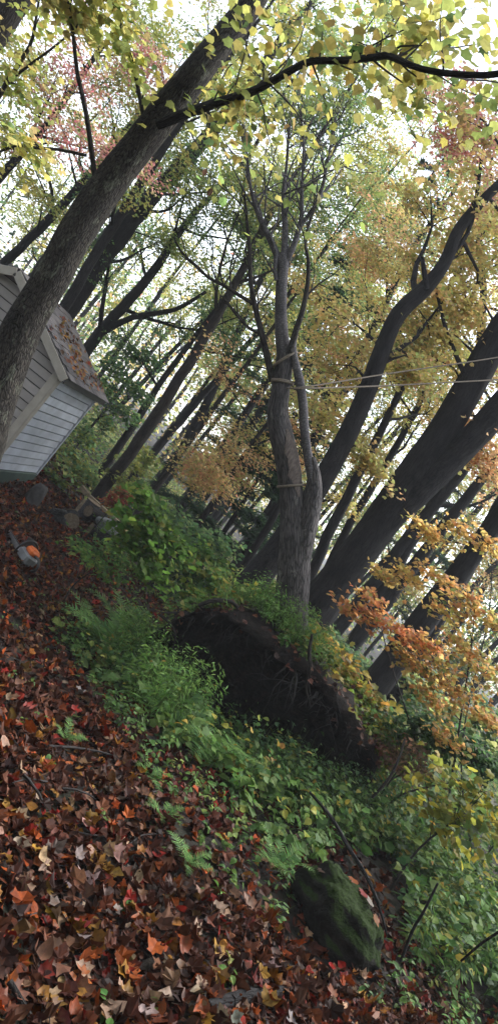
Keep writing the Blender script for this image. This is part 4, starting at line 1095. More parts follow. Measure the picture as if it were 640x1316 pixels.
def sapling(name, label, cat, base, blobs, pal, nleaf, lsize, seed, single=0, rr=.22, flat=.3, tpl=None, stem_r=.012, mat='bark_twig', group=None, ntw=7):
    """base: a ground point (or pixel); blobs: (px, py, d, radius px) of leafage, each on a branch from the stem"""
    rng = np.random.default_rng(seed)
    cs = [P(x, y, d) for x, y, d, _ in blobs]; c = np.mean(cs, 0)
    if base is None: base = np.array([c[0], c[1] + .05, 0.0])
    base = np.array([base[0], base[1], float(G(base[0], base[1]))])
    root = empty(name, base); tag(root, label, cat, group)
    topp = max(cs, key=lambda q: q[2]); ends = []
    sp, sr = resample([base - [0, 0, .05], base * .6 + c * .4 + rng.normal(0, .04, 3), base * .2 + topp * .8, topp], [stem_r, stem_r * .8, stem_r * .5, .003], .1)
    b = MB(); tube(b, sp, sr, 7, .05, rng); b.build('stem', M[mat], root, True)
    for (x, y, d, rp), e in zip(blobs, cs):
        w_ = rp * d / FPX
        j = int(np.argmin(np.linalg.norm(sp - (e - [0, 0, .25]), axis=1)))
        b = MB(); bp, br = resample([sp[j], (sp[j] + e) / 2 + rng.normal(0, .03, 3) + [0, 0, .03], e + [0, .01, .01]], [max(.003, sr[j] * .6), .004, .002], .1); tube(b, bp, br, 5)
        for _ in range(ntw):
            q = e + norm(rng.normal(0, 1, 3)) * w_ * rng.uniform(.35, 1) * [1, 1, .6]; k0 = rng.integers(len(bp) // 2, len(bp))
            tube(b, resample([bp[k0], (bp[k0] + q) / 2 + rng.normal(0, .02, 3), q], [.003, .002, .0012], .12)[0], np.linspace(.003, .001, len(resample([bp[k0], (bp[k0] + q) / 2, q], [1, 1, 1], .12)[0])), 3) if False else tube(b, np.array([bp[k0], (bp[k0] + q) / 2 + rng.normal(0, .02, 3), q]), [.003, .002, .0012], 3)
            ends.append(q); ends.append((q + e) / 2)
        b.build('branch', M[mat], root)
    c_ = MB(); leaf_sprays(c_, ends, nleaf, rr, flat, lsize, pal, tpl or T_maple_s(), rng, .7)
    c_.build('foliage', M['leaf'], root, kind='stuff')
    for k in range(single):
        e = ends[rng.integers(0, len(ends))] + rng.normal(0, .35, 3) * rr * [1, 1, .6] + np.array([0, -.05, .02])
        z = norm(np.array([0, -.35, 1.0]) + rng.normal(0, .4, 3)); h = rdir(1, rng)[0]; y_ = norm(h - z * (h @ z)); x_ = np.cross(y_, z)
        o = bpy.data.objects.new('leaf', LEAFV[k % len(LEAFV)]); COL.objects.link(o)
        set_frame(o, x_, y_, z, lsize * rng.uniform(.8, 1.25), e, root); o.color = (*pick(pal, 1, rng, .2)[0], 1)
    return root

gh = ground_hit
sapling('maple_sapling', 'bright green maple sapling in the middle, left of the root plate', 'sapling', gh(189, 770),
        [(190, 640, 8.0, 22), (175, 668, 7.9, 26), (210, 672, 8.0, 28), (200, 700, 7.9, 30), (165, 700, 7.9, 22), (235, 700, 8.1, 24), (195, 730, 7.8, 24)],
        [(3, (.10, .20, .035)), (2, (.14, .25, .045)), (1.3, (.06, .13, .03)), (.5, (.32, .30, .06))], 700, .085, 51, single=220, rr=.22, flat=.35, stem_r=.011, mat='bark_green')
sapling('shrub', 'loose green shrub at the left edge of the sapling thicket, by the logs', 'shrub', None,
        [(120, 715, 8.8, 22), (140, 735, 8.5, 22), (150, 710, 8.8, 20), (105, 705, 9.2, 16)], HERB, 600, .07, 52, rr=.2, tpl=T_ovate(.32))
sapling('shrub', 'olive thicket shrub between the bright sapling and the uprooted trunk', 'shrub', None,
        [(245, 735, 8.8, 30), (270, 715, 9.2, 30), (285, 745, 8.6, 26), (255, 765, 8.3, 22), (300, 760, 8.6, 16)], [*HERB, (1.5, (.34, .30, .06))], 1150, .07, 53, rr=.24)
sapling('shrub', 'dim green shrub behind the olive thicket', 'shrub', None,
        [(230, 670, 11.5, 26), (260, 690, 11, 26), (285, 700, 11, 24), (215, 655, 12, 18)], GREEN_P, 800, .08, 54, rr=.3)
sapling('shrub', 'yellow-green shrub behind the far corner of the shed', 'shrub', None,
        [(95, 590, 15.5, 26), (115, 560, 16, 26), (140, 545, 17, 24), (75, 615, 15, 18), (110, 610, 15, 20)], [*GREEN_P, (2, (.34, .32, .06))], 1500, .09, 55, rr=.4)
sapling('shrub', 'dense green bush hanging over the shed\'s far eave', 'shrub', None,
        [(150, 470, 16, 30), (175, 500, 16.5, 32), (165, 535, 16, 28), (190, 460, 17, 30), (140, 500, 16, 22)], GREEN_P, 1700, .09, 56, rr=.42, stem_r=.04)
sapling('maple_sapling', 'small red-leaved sapling beside the sawhorse', 'sapling', None,
        [(160, 632, 12.5, 11), (150, 640, 12.3, 9), (143, 648, 12.3, 7)], [(2, (.36, .07, .05)), (2, (.40, .16, .07)), (1, (.2, .2, .06))], 300, .07, 57, rr=.14)
sapling('shrub', 'yellow shrub under the trunks at the back, left of the sapling', 'shrub', None,
        [(175, 600, 15, 18), (190, 585, 15.5, 16), (160, 618, 14.5, 14)], [(1, (.34, .33, .08)), (2, (.18, .24, .07))], 600, .08, 58, rr=.3)
sapling('maple_sapling', 'yellow-leaved sapling behind the right half of the root plate', 'sapling', None,
        [(425, 842, 8.6, 24), (452, 858, 8.4, 26), (470, 885, 8.3, 24), (440, 882, 8.3, 22), (410, 822, 8.7, 15), (490, 905, 8.2, 18)],
        [(2.5, (.50, .36, .06)), (2, (.44, .26, .06)), (1.5, (.26, .27, .06)), (1, (.12, .17, .04))], 420, .095, 59, single=170, rr=.2)
sapling('shrub', 'lime shrub on the slope right of the root plate', 'shrub', None,
        [(455, 915, 7.9, 26), (478, 930, 7.8, 26), (490, 960, 7.6, 24), (460, 890, 8.1, 18), (510, 975, 7.6, 20)], [(2, (.20, .28, .05)), (2, (.10, .17, .04)), (1, (.38, .34, .05))], 1500, .075, 60, rr=.2, tpl=T_ovate(.34))
sapling('maple_sapling', 'orange maple sapling with layered sprays at the right edge', 'sapling', P(640, 1035, 7.6),
        [(452, 786, 7.2, 14), (478, 792, 7.2, 20), (505, 803, 7.15, 22), (535, 818, 7.1, 20), (556, 828, 7.1, 14), (480, 766, 7.3, 12)],
        [(3, (.60, .27, .11)), (2, (.62, .36, .14)), (1.2, (.40, .36, .10)), (1, (.52, .18, .09))], 700, .052, 61, rr=.17, flat=.2, single=60)
sapling('maple_sapling', 'amber maple sapling spreading at the right edge, higher sprays', 'sapling', P(690, 1060, 7.9),
        [(500, 742, 7.9, 20), (530, 738, 7.8, 24), (565, 745, 7.8, 22), (560, 690, 8.0, 22), (595, 680, 8.0, 24), (630, 700, 8.0, 22), (545, 675, 8.1, 14)],
        [(3, (.62, .40, .13)), (2, (.58, .46, .15)), (1, (.58, .28, .11)), (1, (.38, .36, .11))], 1300, .052, 62, rr=.19, flat=.18)
sapling('maple_sapling', 'broad orange and olive maple bush filling the right edge', 'sapling', P(650, 1060, 7.0),
        [(580, 790, 6.9, 30), (610, 770, 6.9, 30), (640, 800, 6.8, 34), (595, 830, 6.8, 32), (630, 860, 6.7, 36), (570, 860, 6.9, 30), (600, 900, 6.7, 34), (560, 900, 7.0, 26), (640, 930, 6.6, 34), (580, 945, 6.8, 28), (545, 865, 7.1, 22), (530, 845, 7.2, 18)],
        [(3, (.60, .30, .11)), (2.2, (.58, .42, .14)), (2, (.36, .35, .10)), (1, (.16, .20, .06))], 2300, .050, 63, rr=.21, flat=.22, stem_r=.016, single=120)
sapling('shrub', 'dark green shrub below the orange bush', 'shrub', None,
        [(545, 925, 7.4, 26), (570, 955, 7.2, 26), (525, 950, 7.5, 20), (600, 970, 7.0, 26), (635, 985, 6.9, 28)], HERB_DARK, 1500, .08, 64, rr=.24, tpl=T_ovate(.34))
sapling('maple_sapling', 'low yellow-leaved maple sapling over the undergrowth at the right edge', 'sapling', None,
        [(590, 1005, 5.9, 26), (620, 1020, 5.8, 28), (560, 1020, 6.0, 22), (600, 1050, 5.7, 28), (640, 1060, 5.6, 30), (575, 1060, 5.8, 22)],
        [(2, (.34, .32, .05)), (2, (.14, .20, .045)), (1.4, (.46, .36, .05)), (1, (.07, .12, .035))], 300, .08, 65, rr=.30, flat=.35, single=90)
sapling('shrub', 'tangled pink-brown dry weeds right of the root hollow', 'shrub', None,
        [(520, 985, 6.9, 20), (535, 960, 7.0, 18), (505, 960, 7.1, 14), (545, 985, 6.8, 14)], [(2, (.22, .13, .09)), (2, (.30, .18, .11)), (1, (.10, .12, .04))], 700, .05, 66, rr=.17, tpl=T_quad())
for k, (x, y, d, r, lab) in enumerate([(660, 940, 10, 40, 'green bush at the right edge behind the orange leaves'), (560, 900, 12, 40, 'green bush at the foot of the right-edge dark trunk'),
                                       (500, 880, 13, 30, 'small bush at the foot of the far stems on the right'), (700, 1010, 8.5, 45, 'bush just past the right edge'),
                                       (435, 830, 13, 25, 'small bush behind the yellow-leaved sapling'), (350, 760, 12, 25, 'small bush in the dark behind the uprooted trunk')]):
    sapling('shrub', lab, 'shrub', None, [(x, y, d, r), (x - r * .8, y - r * .5, d + .3, r * .8), (x + r * .8, y + r * .6, d - .2, r * .8), (x, y + r, d - .2, r * .8)],
            GREENY if k % 2 else GREEN_P, 1300, .09, 80 + k, rr=.32, group='green bushes of the background')

# ------------------------------------------------------------------ ferns
def fern_mesh(seed):
    rng = np.random.default_rng(seed); q = MB(); n = 22
    t = np.linspace(0, 1, n); y = t * .92; z = .55 * np.sin(t * 2.0) * .62 - .12 * t ** 3; x = .05 * np.sin(3 * t + seed)
    ax = np.stack([x, y, z], -1); tube(q, ax, np.linspace(.006, .0015, n), 4, col=(.10, .16, .04))
    pos, nr, hd, sz = [], [], [], []
    for i in range(3, n):
        tg = norm(ax[i] - ax[i - 1]); Lp = .21 * math.sin(math.pi * min(1, .12 + t[i] * .95)) ** .8 + .015
        for sg in (-1, 1):
            sd = np.array([sg, 0, 0]) + tg * .45 + np.array([0, 0, -.16]) + rng.normal(0, .06, 3)
            pos.append(ax[i]); hd.append(sd); nr.append(norm(np.cross(np.array([1.0, 0, 0]), tg)) + rng.normal(0, .12, 3)); sz.append(Lp * rng.uniform(.9, 1.1))
    # a pinna: narrow blade with toothed sides
    o = [(0, 0)] + [p for k in range(5) for p in ((.11 - .018 * k, .12 + .17 * k), (.055 - .008 * k, .20 + .17 * k))]
    v = o + [(0, 1.02)] + [(-a, b) for a, b in o[:0:-1]]
    tv = np.array([(a, b, .25 * abs(a)) for a, b in v]); c = len(tv); tv = np.vstack([tv, [[0, .45, 0]]])
    tf = np.array([[c, (k + 1) % c, k] for k in range(c)])
    nr = np.array(nr); nr[nr[:, 2] < 0] *= -1
    col = pick([(2, (.13, .25, .08)), (1, (.18, .31, .09))], len(pos), rng, .15)
    put_leaves(q, np.array(pos), nr, np.array(hd), np.array(sz), col, (tv, tf))
    return q.mesh('frond', M['herb'])
FERN = [fern_mesh(k) for k in range(4)]
def fern(px, py, size, label, nf, seed):
    rng = np.random.default_rng(seed); p = ground_hit(px, py)
    root = empty('fern', p); tag(root, label, 'fern', 'ferns among the undergrowth')
    for k in range(nf):
        a = k / nf * 6.28 + rng.normal(0, .25); el = rng.uniform(-.15, .45); s = size * rng.uniform(.75, 1.15)
        y_ = np.array([math.cos(a) * math.cos(el), math.sin(a) * math.cos(el), math.sin(el)]); z_ = norm(np.array([0, 0, 1.0]) - y_ * y_[2]); x_ = np.cross(y_, z_)
        o = bpy.data.objects.new('frond', FERN[k % 4]); COL.objects.link(o); set_frame(o, x_, y_, z_, s, p + [0, 0, .02], root)
fern(130, 850, .80, 'large dark fern at the left end of the green patch', 11, 1)
fern(165, 862, .85, 'large fern in the middle of the green patch', 12, 2)
fern(205, 880, .70, 'fern at the right of the clump below the sapling', 10, 3)
fern(150, 815, .75, 'tall fern at the top of the green patch', 10, 14)
fern(225, 915, .7, 'broad fern in front of the root hollow', 10, 11)
fern(265, 985, .55, 'fern near the lower middle of the green band', 9, 12)
fern(330, 1010, .5, 'fern in the green below the hollow', 9, 13)
fern(105, 822, .55, 'small fern on the upper left rim of the green patch', 8, 4)
fern(185, 1000, .22, 'little fern in the leaves under the green patch', 7, 5)
fern(235, 1115, .20, 'little fern lowest among the leaves', 8, 6)
fern(80, 955, .16, 'little dark fern alone in the leaves at the left', 6, 7)
fern(205, 1055, .18, 'little fern on the lower edge of the green', 7, 8)
fern(345, 1120, .30, 'fern left of the mossy rock', 8, 9)

# ------------------------------------------------------------------ undergrowth
def undergrowth():
    rng = np.random.default_rng(44)
    mb = MB(); st = MB()
    def plants(base, h, pal, nl, ls, tpl, spread=.09, stems=True):
        n = len(base)
        if n == 0: return
        lean = rng.normal(0, .22, (n, 3)); lean[:, 2] = 1; lean = norm(lean)
        k = np.repeat(np.arange(n), nl); m = len(k)
        t = rng.uniform(.15, 1.0, m); az = rng.uniform(0, 6.28, m); out = np.stack([np.cos(az), np.sin(az), np.zeros(m)], -1)
        ax = base[k] + lean[k] * (h[k] * t)[:, None]
        pos = ax + out * (spread * rng.random(m) * (h[k] / .4))[:, None]
        nr = norm(np.array([0, 0, 1.0]) + out * .3 + rng.normal(0, .35, (m, 3))); hd = out + np.array([0, 0, .15]) + rng.normal(0, .3, (m, 3))
        pc = pick(pal, n, rng, .25)[k]
        put_leaves(mb, pos, nr, hd, ls * rng.uniform(.6, 1.25, m) * (1.15 - .4 * t), np.clip(.5 * pc + .5 * pick(pal, m, rng, .15), 0, 1), tpl, (rng.normal(0, .3, m), rng.normal(-.25, .3, m)))
        if stems:
            V = np.zeros((n, 2, 3, 3)); tri = np.array([[0, 0], [.7, .7], [-.7, .7]])
            for j, r_ in ((0, .003), (1, .001)):
                c = base + lean * (h * j)[:, None]
                for q in range(3):
                    V[:, j, q] = c + np.array([math.cos(q * 2.1), math.sin(q * 2.1), 0]) * r_
            f0 = np.array([[0, 1, 4, 3], [1, 2, 5, 4], [2, 0, 3, 5]]); F = (np.arange(n)[:, None, None] * 6 + f0[None]).reshape(-1, 4)
            st.add(V.reshape(-1, 3), F, (.08, .11, .035))
    def cand(n, x0, x1, y0, y1):
        x = rng.uniform(x0, x1, n); y = rng.uniform(y0, y1, n); p = np.stack([x, y, G(x, y) - .01], -1)
        px, py, d = proj(p); return p, px, py, d
    # the main green band
    p, px, py, d = cand(9000, -2.2, 6.5, 2.2, 8.0)
    k = inpoly(px, py, GREEN) & (d > 0); p, px, py, d = p[k], px[k], py[k], d[k]
    rk = ((px - 440) / 75) ** 2 + ((py - 1185) / 95) ** 2 < 1                   # leave the mossy rock clear
    rk |= (px > 375) & (px < 470) & (py > 1190) & (py < 1265)
    p, px, py, d = p[~rk], px[~rk], py[~rk], d[~rk]
    left = px < 300
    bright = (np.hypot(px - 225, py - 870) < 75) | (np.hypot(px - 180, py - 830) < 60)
    u = rng.random(len(p))
    edge = inpoly(px, py, [(60, 815), (330, 905), (410, 985), (640, 930), (1000, 900), (1100, 1900), (640, 1330), (400, 1150), (300, 1060), (230, 980)])
    def sel(mask, prob): return mask & (u < prob)
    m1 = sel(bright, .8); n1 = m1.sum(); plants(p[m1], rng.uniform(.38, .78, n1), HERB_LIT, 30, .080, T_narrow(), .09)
    m2 = sel(edge & ~bright & (px < 470), .40); n2 = m2.sum(); plants(p[m2][::2], rng.uniform(.14, .40, n2)[::2], HERB, 12, .062, T_ovate(.33), .11); q_ = p[m2][1::2]; plants(q_, rng.uniform(.10, .45, len(q_)), [*HERB, (1, (.16, .22, .06))], 8, .095, T_maple_s(), .14)
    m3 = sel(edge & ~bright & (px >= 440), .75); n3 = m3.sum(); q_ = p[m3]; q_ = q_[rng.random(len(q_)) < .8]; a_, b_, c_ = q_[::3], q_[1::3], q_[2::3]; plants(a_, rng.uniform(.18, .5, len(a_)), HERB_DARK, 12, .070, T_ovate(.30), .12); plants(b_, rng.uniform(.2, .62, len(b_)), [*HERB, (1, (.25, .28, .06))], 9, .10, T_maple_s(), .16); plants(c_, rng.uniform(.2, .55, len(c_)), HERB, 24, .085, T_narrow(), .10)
    m4 = sel(~edge & ~bright, .34); n4 = m4.sum(); plants(p[m4], rng.uniform(.05, .20, n4), HERB, 8, .05, T_ovate(.33), .10)
    m5 = (rng.random(len(p)) < .05) & edge; plants(p[m5], rng.uniform(.3, .6, m5.sum()), HERB_Y, 8, .07, T_ovate(.36), .12)
    # taller plants rooted along the lip of the hollow
    for n, off, hh, pal in ((360, -.30, (.3, .85), HERB_DARK), (300, -.55, (.3, .75), HERB)):
        ii = rng.integers(4, len(LIP) - 4, n); q = LIP[ii].copy(); q[:, 1] += off + rng.normal(0, .14, n); q[:, 0] += rng.normal(0, .05, n); q[:, 2] = G(q[:, 0], q[:, 1]) - .02
        qx, qy, _ = proj(q); kk = (qx > 300) | (rng.random(n) < .5); q = q[kk]
        plants(q, rng.uniform(*hh, len(q)) * .75, pal, 12, .065, T_ovate(.30), .10)
    # grass and herbs on top of the root plate
    n = 430; ii = rng.integers(2, PLATE.shape[0] - 2, n); jj = rng.integers(10, 14, n); q = PLATE[ii, jj] + rng.normal(0, .05, (n, 3)) * [1, 1, 0]
    q = q[(np.sin(q[:, 0] * 5.1 + 1) + np.sin(q[:, 0] * 11.3 + q[:, 1] * 4) * .7 > -.2) & ((jj > 10) | (rng.random(n) < .35))]; n = len(q)
    plants(q, rng.uniform(.10, .30, n), [*HERB_LIT, (1, (.30, .28, .06))], 16, .05, T_narrow(), .07)
    plants(q[:120], rng.uniform(.1, .34, len(q[:120])), HERB, 8, .07, T_ovate(.3), .10); plants(q[120:180], rng.uniform(.15, .4, len(q[120:180])), HERB_Y, 7, .08, T_maple_s(), .12)
    q = PLATE[rng.integers(8, 30, 60), rng.integers(11, 14, 60)]
    # grassy flank between the plate and the trunk foot
    x = rng.normal(0, .28, 230) + P(350, 800, 7.6)[0]; y = rng.normal(7.5, .25, 230); z = np.interp(x, LIP[:, 0], LIP[:, 2]) + .10
    plants(np.stack([x, y, z], -1), rng.uniform(.14, .40, 230), HERB_LIT, 18, .06, T_narrow(), .08)
    # behind: thicket floor and the slope at the back
    p, px, py, d = cand(5200, -9, 14, 7.5, 22)
    k = (inpoly(px, py, GREEN2) | (px > 205)) & (d > 0); p = p[k]; n = len(p)
    plants(p, rng.uniform(.15, .55, n), [*HERB, (.6, (.30, .27, .06))], 11, .085, T_quad(), .14)
    p, px, py, d = cand(3800, -16, 26, 15, 38); n = len(p)
    plants(p, rng.uniform(.4, 1.3, n), [*GREENY, (1, (.30, .27, .06))], 12, .17, T_quad(), .16)
    p, px, py, d = cand(900, -3.2, 1, 6.2, 11); p = p[inpoly(px, py, GREEN2)]; n = len(p)
    plants(p, rng.uniform(.15, .5, n), HERB, 12, .065, T_ovate(.33), .12)
    # thin scatter in the leaves on the left
    p, px, py, d = cand(260, -3.0, 1.2, 1.8, 10.5); k = ~inpoly(px, py, GREEN); p = p[k]; n = len(p)
    plants(p, rng.uniform(.04, .12, n), HERB, 6, .045, T_ovate(.33), .09)
    o = mb.build('undergrowth', M['herb']); tag(o, 'dense green weeds and seedlings covering the slope', 'plants', kind='stuff')
    so = st.build('stems', M['herb'], o); so['kind'] = 'stuff'
undergrowth()

# ------------------------------------------------------------------ leaves caught on the root plate
def plate_leaves():
    rng = np.random.default_rng(71); n = 330; ii = rng.integers(6, PLATE.shape[0] - 6, n); jj = rng.integers(8, 14, n); q = PLATE[ii, jj] + rng.normal(0, .04, (n, 3)) + [0, 0, .015]
    mb = MB(); put_leaves(mb, q, norm(np.array([0, -.4, 1.0]) + rng.normal(0, .4, (n, 3))), rdir(n, rng), rng.uniform(.035, .07, n), pick(LIT[:4], n, rng, .3), T_maple_s(), (rng.normal(.2, .5, n), rng.normal(.1, .4, n)))
    o = mb.build('root_plate_leaves', M['litter']); tag(o, 'brown leaves caught along the lip of the root plate', 'leaves', kind='stuff')
plate_leaves()

# ------------------------------------------------------------------ mossy rock and the sticks by it
def blob(mb, c, r, seed, amp=.12, nu=36, nv=22, rot=None, power=2.6):
    rng = np.random.default_rng(seed); ph = rng.uniform(0, 6.28, (8, 3)); fr = rng.normal(0, 1, (8, 3)) * np.array([[1.3], [1.6], [2.2], [2.8], [4], [5], [7], [9]])
    u = np.arange(nu) / nu * 2 * math.pi; v = np.linspace(-math.pi / 2, math.pi / 2, nv)
    def sp(a, e): return np.sign(a) * np.abs(a) ** e
    e = 2 / power
    X = sp(np.cos(v)[:, None], e) * sp(np.cos(u)[None], e); Y = sp(np.cos(v)[:, None], e) * sp(np.sin(u)[None], e); Z = sp(np.sin(v)[:, None], e) * np.ones(nu)[None]
    D = np.stack([X, Y, Z], -1).reshape(-1, 3)
    s = 1 + sum(amp / (1 + .6 * k) * np.sin(D @ fr[k] + ph[k, 0]) for k in range(8))
    V = D * s[:, None] * np.asarray(r)
    if rot is not None: V = V @ np.asarray(rot).T
    i = np.arange(nv - 1)[:, None] * nu; j = np.arange(nu)[None]; j2 = (j + 1) % nu
    mb.add(V + np.asarray(c), np.stack([i + j, i + j2, i + nu + j2, i + nu + j], -1).reshape(-1, 4), None, V)

def moss_rock():
    a = NT('mossy_stone'); g = a.n('ShaderNodeNewGeometry'); pos = g.outputs['Position']
    n1 = a.noise(pos, 9, 8, .7); n2 = a.noise(pos, 70, 5, .7); n3 = a.noise(pos, 4, 6)
    stone = a.ramp(n1, [(.3, (.006, .006, .005)), (.7, (.03, .028, .024))])
    moss = a.ramp(n2, [(.3, (.007, .012, .003)), (.7, (.028, .050, .010))])
    sx = a.n('ShaderNodeSeparateXYZ'); a.l(g.outputs['Normal'], sx.inputs[0])
    ad = a.n('ShaderNodeMath', operation='ADD'); a.l(sx.outputs['Z'], ad.inputs[0]); a.l(n3, ad.inputs[1])
    f = a.ramp(ad.outputs[0], [(.72, (0, 0, 0)), (1.0, (1, 1, 1))])
    a.base(a.mix(f, stone, moss)); a.rough(.95, .15); a.bump(n2, .8, .02)
    c = P(436, 1182, 4.35); c[2] -= .02
    mb = MB(); blob(mb, c, (.285, .22, .17), 8, .12, 90, 56, rotz(.12) @ roty(.46), 2.6); mb.v[-1] = mb.v[-1] + np.random.default_rng(2).normal(0, .004, mb.v[-1].shape)
    o = mb.build('mossy_rock', a.m, None, True, loc=c); tag(o, 'dark moss-covered rock in the lower right undergrowth', 'rock')
    # moss nap on its crown
    rng = np.random.default_rng(5)
    d = 4.6
    def stick(name, label, spec, dd, mat='bark_twig'):
        p, r = trunk_path(spec, dd, None, False); p, r = resample(p, r, .05); b = MB(); tube(b, p, r, 8, .08, rng); o = b.build(name, M[mat], None, True, loc=p[0]); tag(o, label, 'stick')
    stick('fallen_branch', 'black dead branch lying along the back of the mossy rock', [(398, 1018, 3), (425, 1050, 5), (447, 1088, 5.5), (470, 1125, 5), (488, 1168, 4), (497, 1202, 2.5)], [5.2, 4.95, 4.75, 4.62, 4.58, 4.6], 'bark_dark')
    stick('dead_stem', 'thin dark bare stem standing right of the mossy rock', [(515, 1235, 4), (530, 1195, 4), (545, 1170, 3.5), (562, 1135, 3)], [4.4, 4.35, 4.3, 4.3], 'bark_dark')
    stick('dead_stem', 'thin dark stem at the right edge low in the undergrowth', [(592, 1235, 3), (615, 1215, 3.5), (640, 1198, 4), (680, 1175, 4)], [4.3, 4.2, 4.1, 4.0], 'bark_dark')
    stick('dead_stem', 'grey bent stem rising from the right of the root hollow', [(478, 1025, 4), (500, 1000, 4), (512, 975, 3.5), (520, 950, 3)], [6.2, 6.3, 6.4, 6.5], 'bark_mid')
    p0, p1, p2 = gh(0, 1276), gh(12, 1296), gh(26, 1320)
    b = MB(); tube(b, np.array([p0 + [0, 0, .05], p1 + [0, 0, .05], p2 + [0, 0, .05]]), [.011, .010, .009], 8); o = b.build('stick', M['bark_mid'], None, True, loc=p0); tag(o, 'brown stick at the bottom left corner', 'stick')
    p0, p1, p2 = gh(262, 1300), gh(310, 1288), gh(362, 1278)
    b = MB(); tube(b, np.array([p0 + [0, 0, .02], p1 + [0, 0, .03], p2 + [0, 0, .02]]), [.026, .032, .024], 10, .1, rng); o = b.build('log', M['bark_dark'], None, True, loc=p0); tag(o, 'dark rotten log at the bottom middle', 'log')
    for (x0, y0, x1, y1, r, lab) in ((58, 965, 145, 978, .008, 'thin twig lying left of the little ferns'), (15, 995, 52, 1045, .008, 'thin dark twig at the left edge in the leaves'),
                                     (75, 1020, 118, 1035, .006, 'short twig beside the pale leaf'), (255, 945, 330, 935, .007, 'twig across the green patch')):
        q = [gh(x0 + (x1 - x0) * t, y0 + (y1 - y0) * t) + [0, 0, .035 + .02 * math.sin(3 * t)] for t in (0, .35, .7, 1)]
        b = MB(); tube(b, np.array(q), [r, r * .9, r * .8, r * .5], 6, .1, rng); o = b.build('stick', M['bark_twig'], None, True, loc=q[0]); tag(o, lab, 'stick')
    # leaves resting on the rock
    RV = np.concatenate(mb.v) + c; rx, ry, rd = proj(RV)
    for x, y, cc, lab in ((452, 1134, (.34, .09, .02), 'orange leaf on top of the mossy rock'), (464, 1150, (.30, .03, .025), 'red leaf on top of the mossy rock'), (480, 1182, (.33, .12, .03), 'brownish orange leaf on the right of the mossy rock'),
                          (412, 1122, (.30, .20, .15), 'pale leaf on the left shoulder of the mossy rock'), (474, 1160, (.36, .30, .25), 'whitish leaf on top of the mossy rock')):
        k = int(np.argmin(np.hypot(rx - x, ry - y) + 40 * (rd - rd.min()))); pp = RV[k]; z = norm(norm(pp - c) + np.array([0, -.1, .8]))
        o = bpy.data.objects.new('fallen_leaf', LEAFV[0]); COL.objects.link(o)
        y_ = norm(np.cross(z, rng.normal(0, 1, 3))); x_ = np.cross(y_, z); sz = .07; pp = pp + z * .02 - y_ * .03
        o.matrix_world = Matrix([[x_[r] * sz, y_[r] * sz, z[r] * sz, pp[r]] for r in range(3)] + [[0, 0, 0, 1]])
        o.color = (*cc, 1); tag(o, lab, 'leaf', 'leaves on the mossy rock')
moss_rock()

# ------------------------------------------------------------------ chainsaw
def chainsaw():
    p = gh(27, 724); root = empty('chainsaw', p); tag(root, 'orange and grey chainsaw lying on the leaves', 'chainsaw')
    org = simple('orange_plastic', (.62, .13, .02), .4, .5, 30, .08); gry = simple('grey_plastic', (.20, .205, .215), .4, .5, 30, .12); blk = simple('black_plastic', (.012, .012, .013), .45, .5, 30, .2); met = simple('bar_steel', (.35, .35, .36), .35, .5, 40, .2, 0, .9)
    M3 = rotz(2.35) @ rotx(.12) * 1.05
    def T(v): return np.asarray(v) @ M3.T + p + np.array([0, 0, .03])
    def part(name, mat, fn, parent=None):
        q = MB(); fn(q); q.v = [T(v) for v in q.v]; return q.build(name, mat, parent or root, True if name in ('front_handle', 'rear_handle') else False)
    # x along the saw, y its width, z up
    body = part('body', gry, lambda q: (box(q, (0, 0, .07), (.27, .15, .13), bev=.025), box(q, (.03, -.085, .065), (.17, .05, .12), bev=.02)))
    part('starter_cover', simple('light_grey_cover', (.32, .33, .35), .4, .5, 30, .1), lambda q: blob(q, (.02, -.115, .065), (.085, .022, .055), 9, .01, 24, 14, None, 3.2), body)
    part('top_cover', org, lambda q: (box(q, (-.03, 0, .165), (.17, .135, .075), rotx(.0), bev=.022), box(q, (-.03, 0, .205), (.12, .10, .02), bev=.008)))
    th = np.linspace(-.25, math.pi + .25, 20)
    part('front_handle', blk, lambda q: tube(q, np.array([(.06 + .02 * math.sin(t), .135 * math.cos(t), .075 + .175 * math.sin(t)) for t in th]), [.013] * 20, 8))
    part('rear_handle', blk, lambda q: tube(q, resample([(-.12, 0, .16), (-.22, 0, .17), (-.30, 0, .12), (-.30, 0, .05), (-.22, 0, .02), (-.1, 0, .03)], [.016] * 6, .02)[0], [.016] * len(resample([(-.12, 0, .16), (-.22, 0, .17), (-.30, 0, .12), (-.30, 0, .05), (-.22, 0, .02), (-.1, 0, .03)], [.016] * 6, .02)[0]), 8))
    part('hand_guard', blk, lambda q: box(q, (.125, 0, .20), (.014, .16, .11), roty(.35), bev=.005))
    part('guide_bar', met, lambda q: (box(q, (.34, .045, .06), (.42, .006, .065), bev=.002), box(q, (.56, .045, .06), (.05, .006, .045), bev=.002)))
    part('chain', blk, lambda q: (box(q, (.35, .045, .097), (.43, .010, .010)), box(q, (.35, .045, .023), (.43, .010, .010)), box(q, (.588, .045, .06), (.010, .010, .05))))
chainsaw()

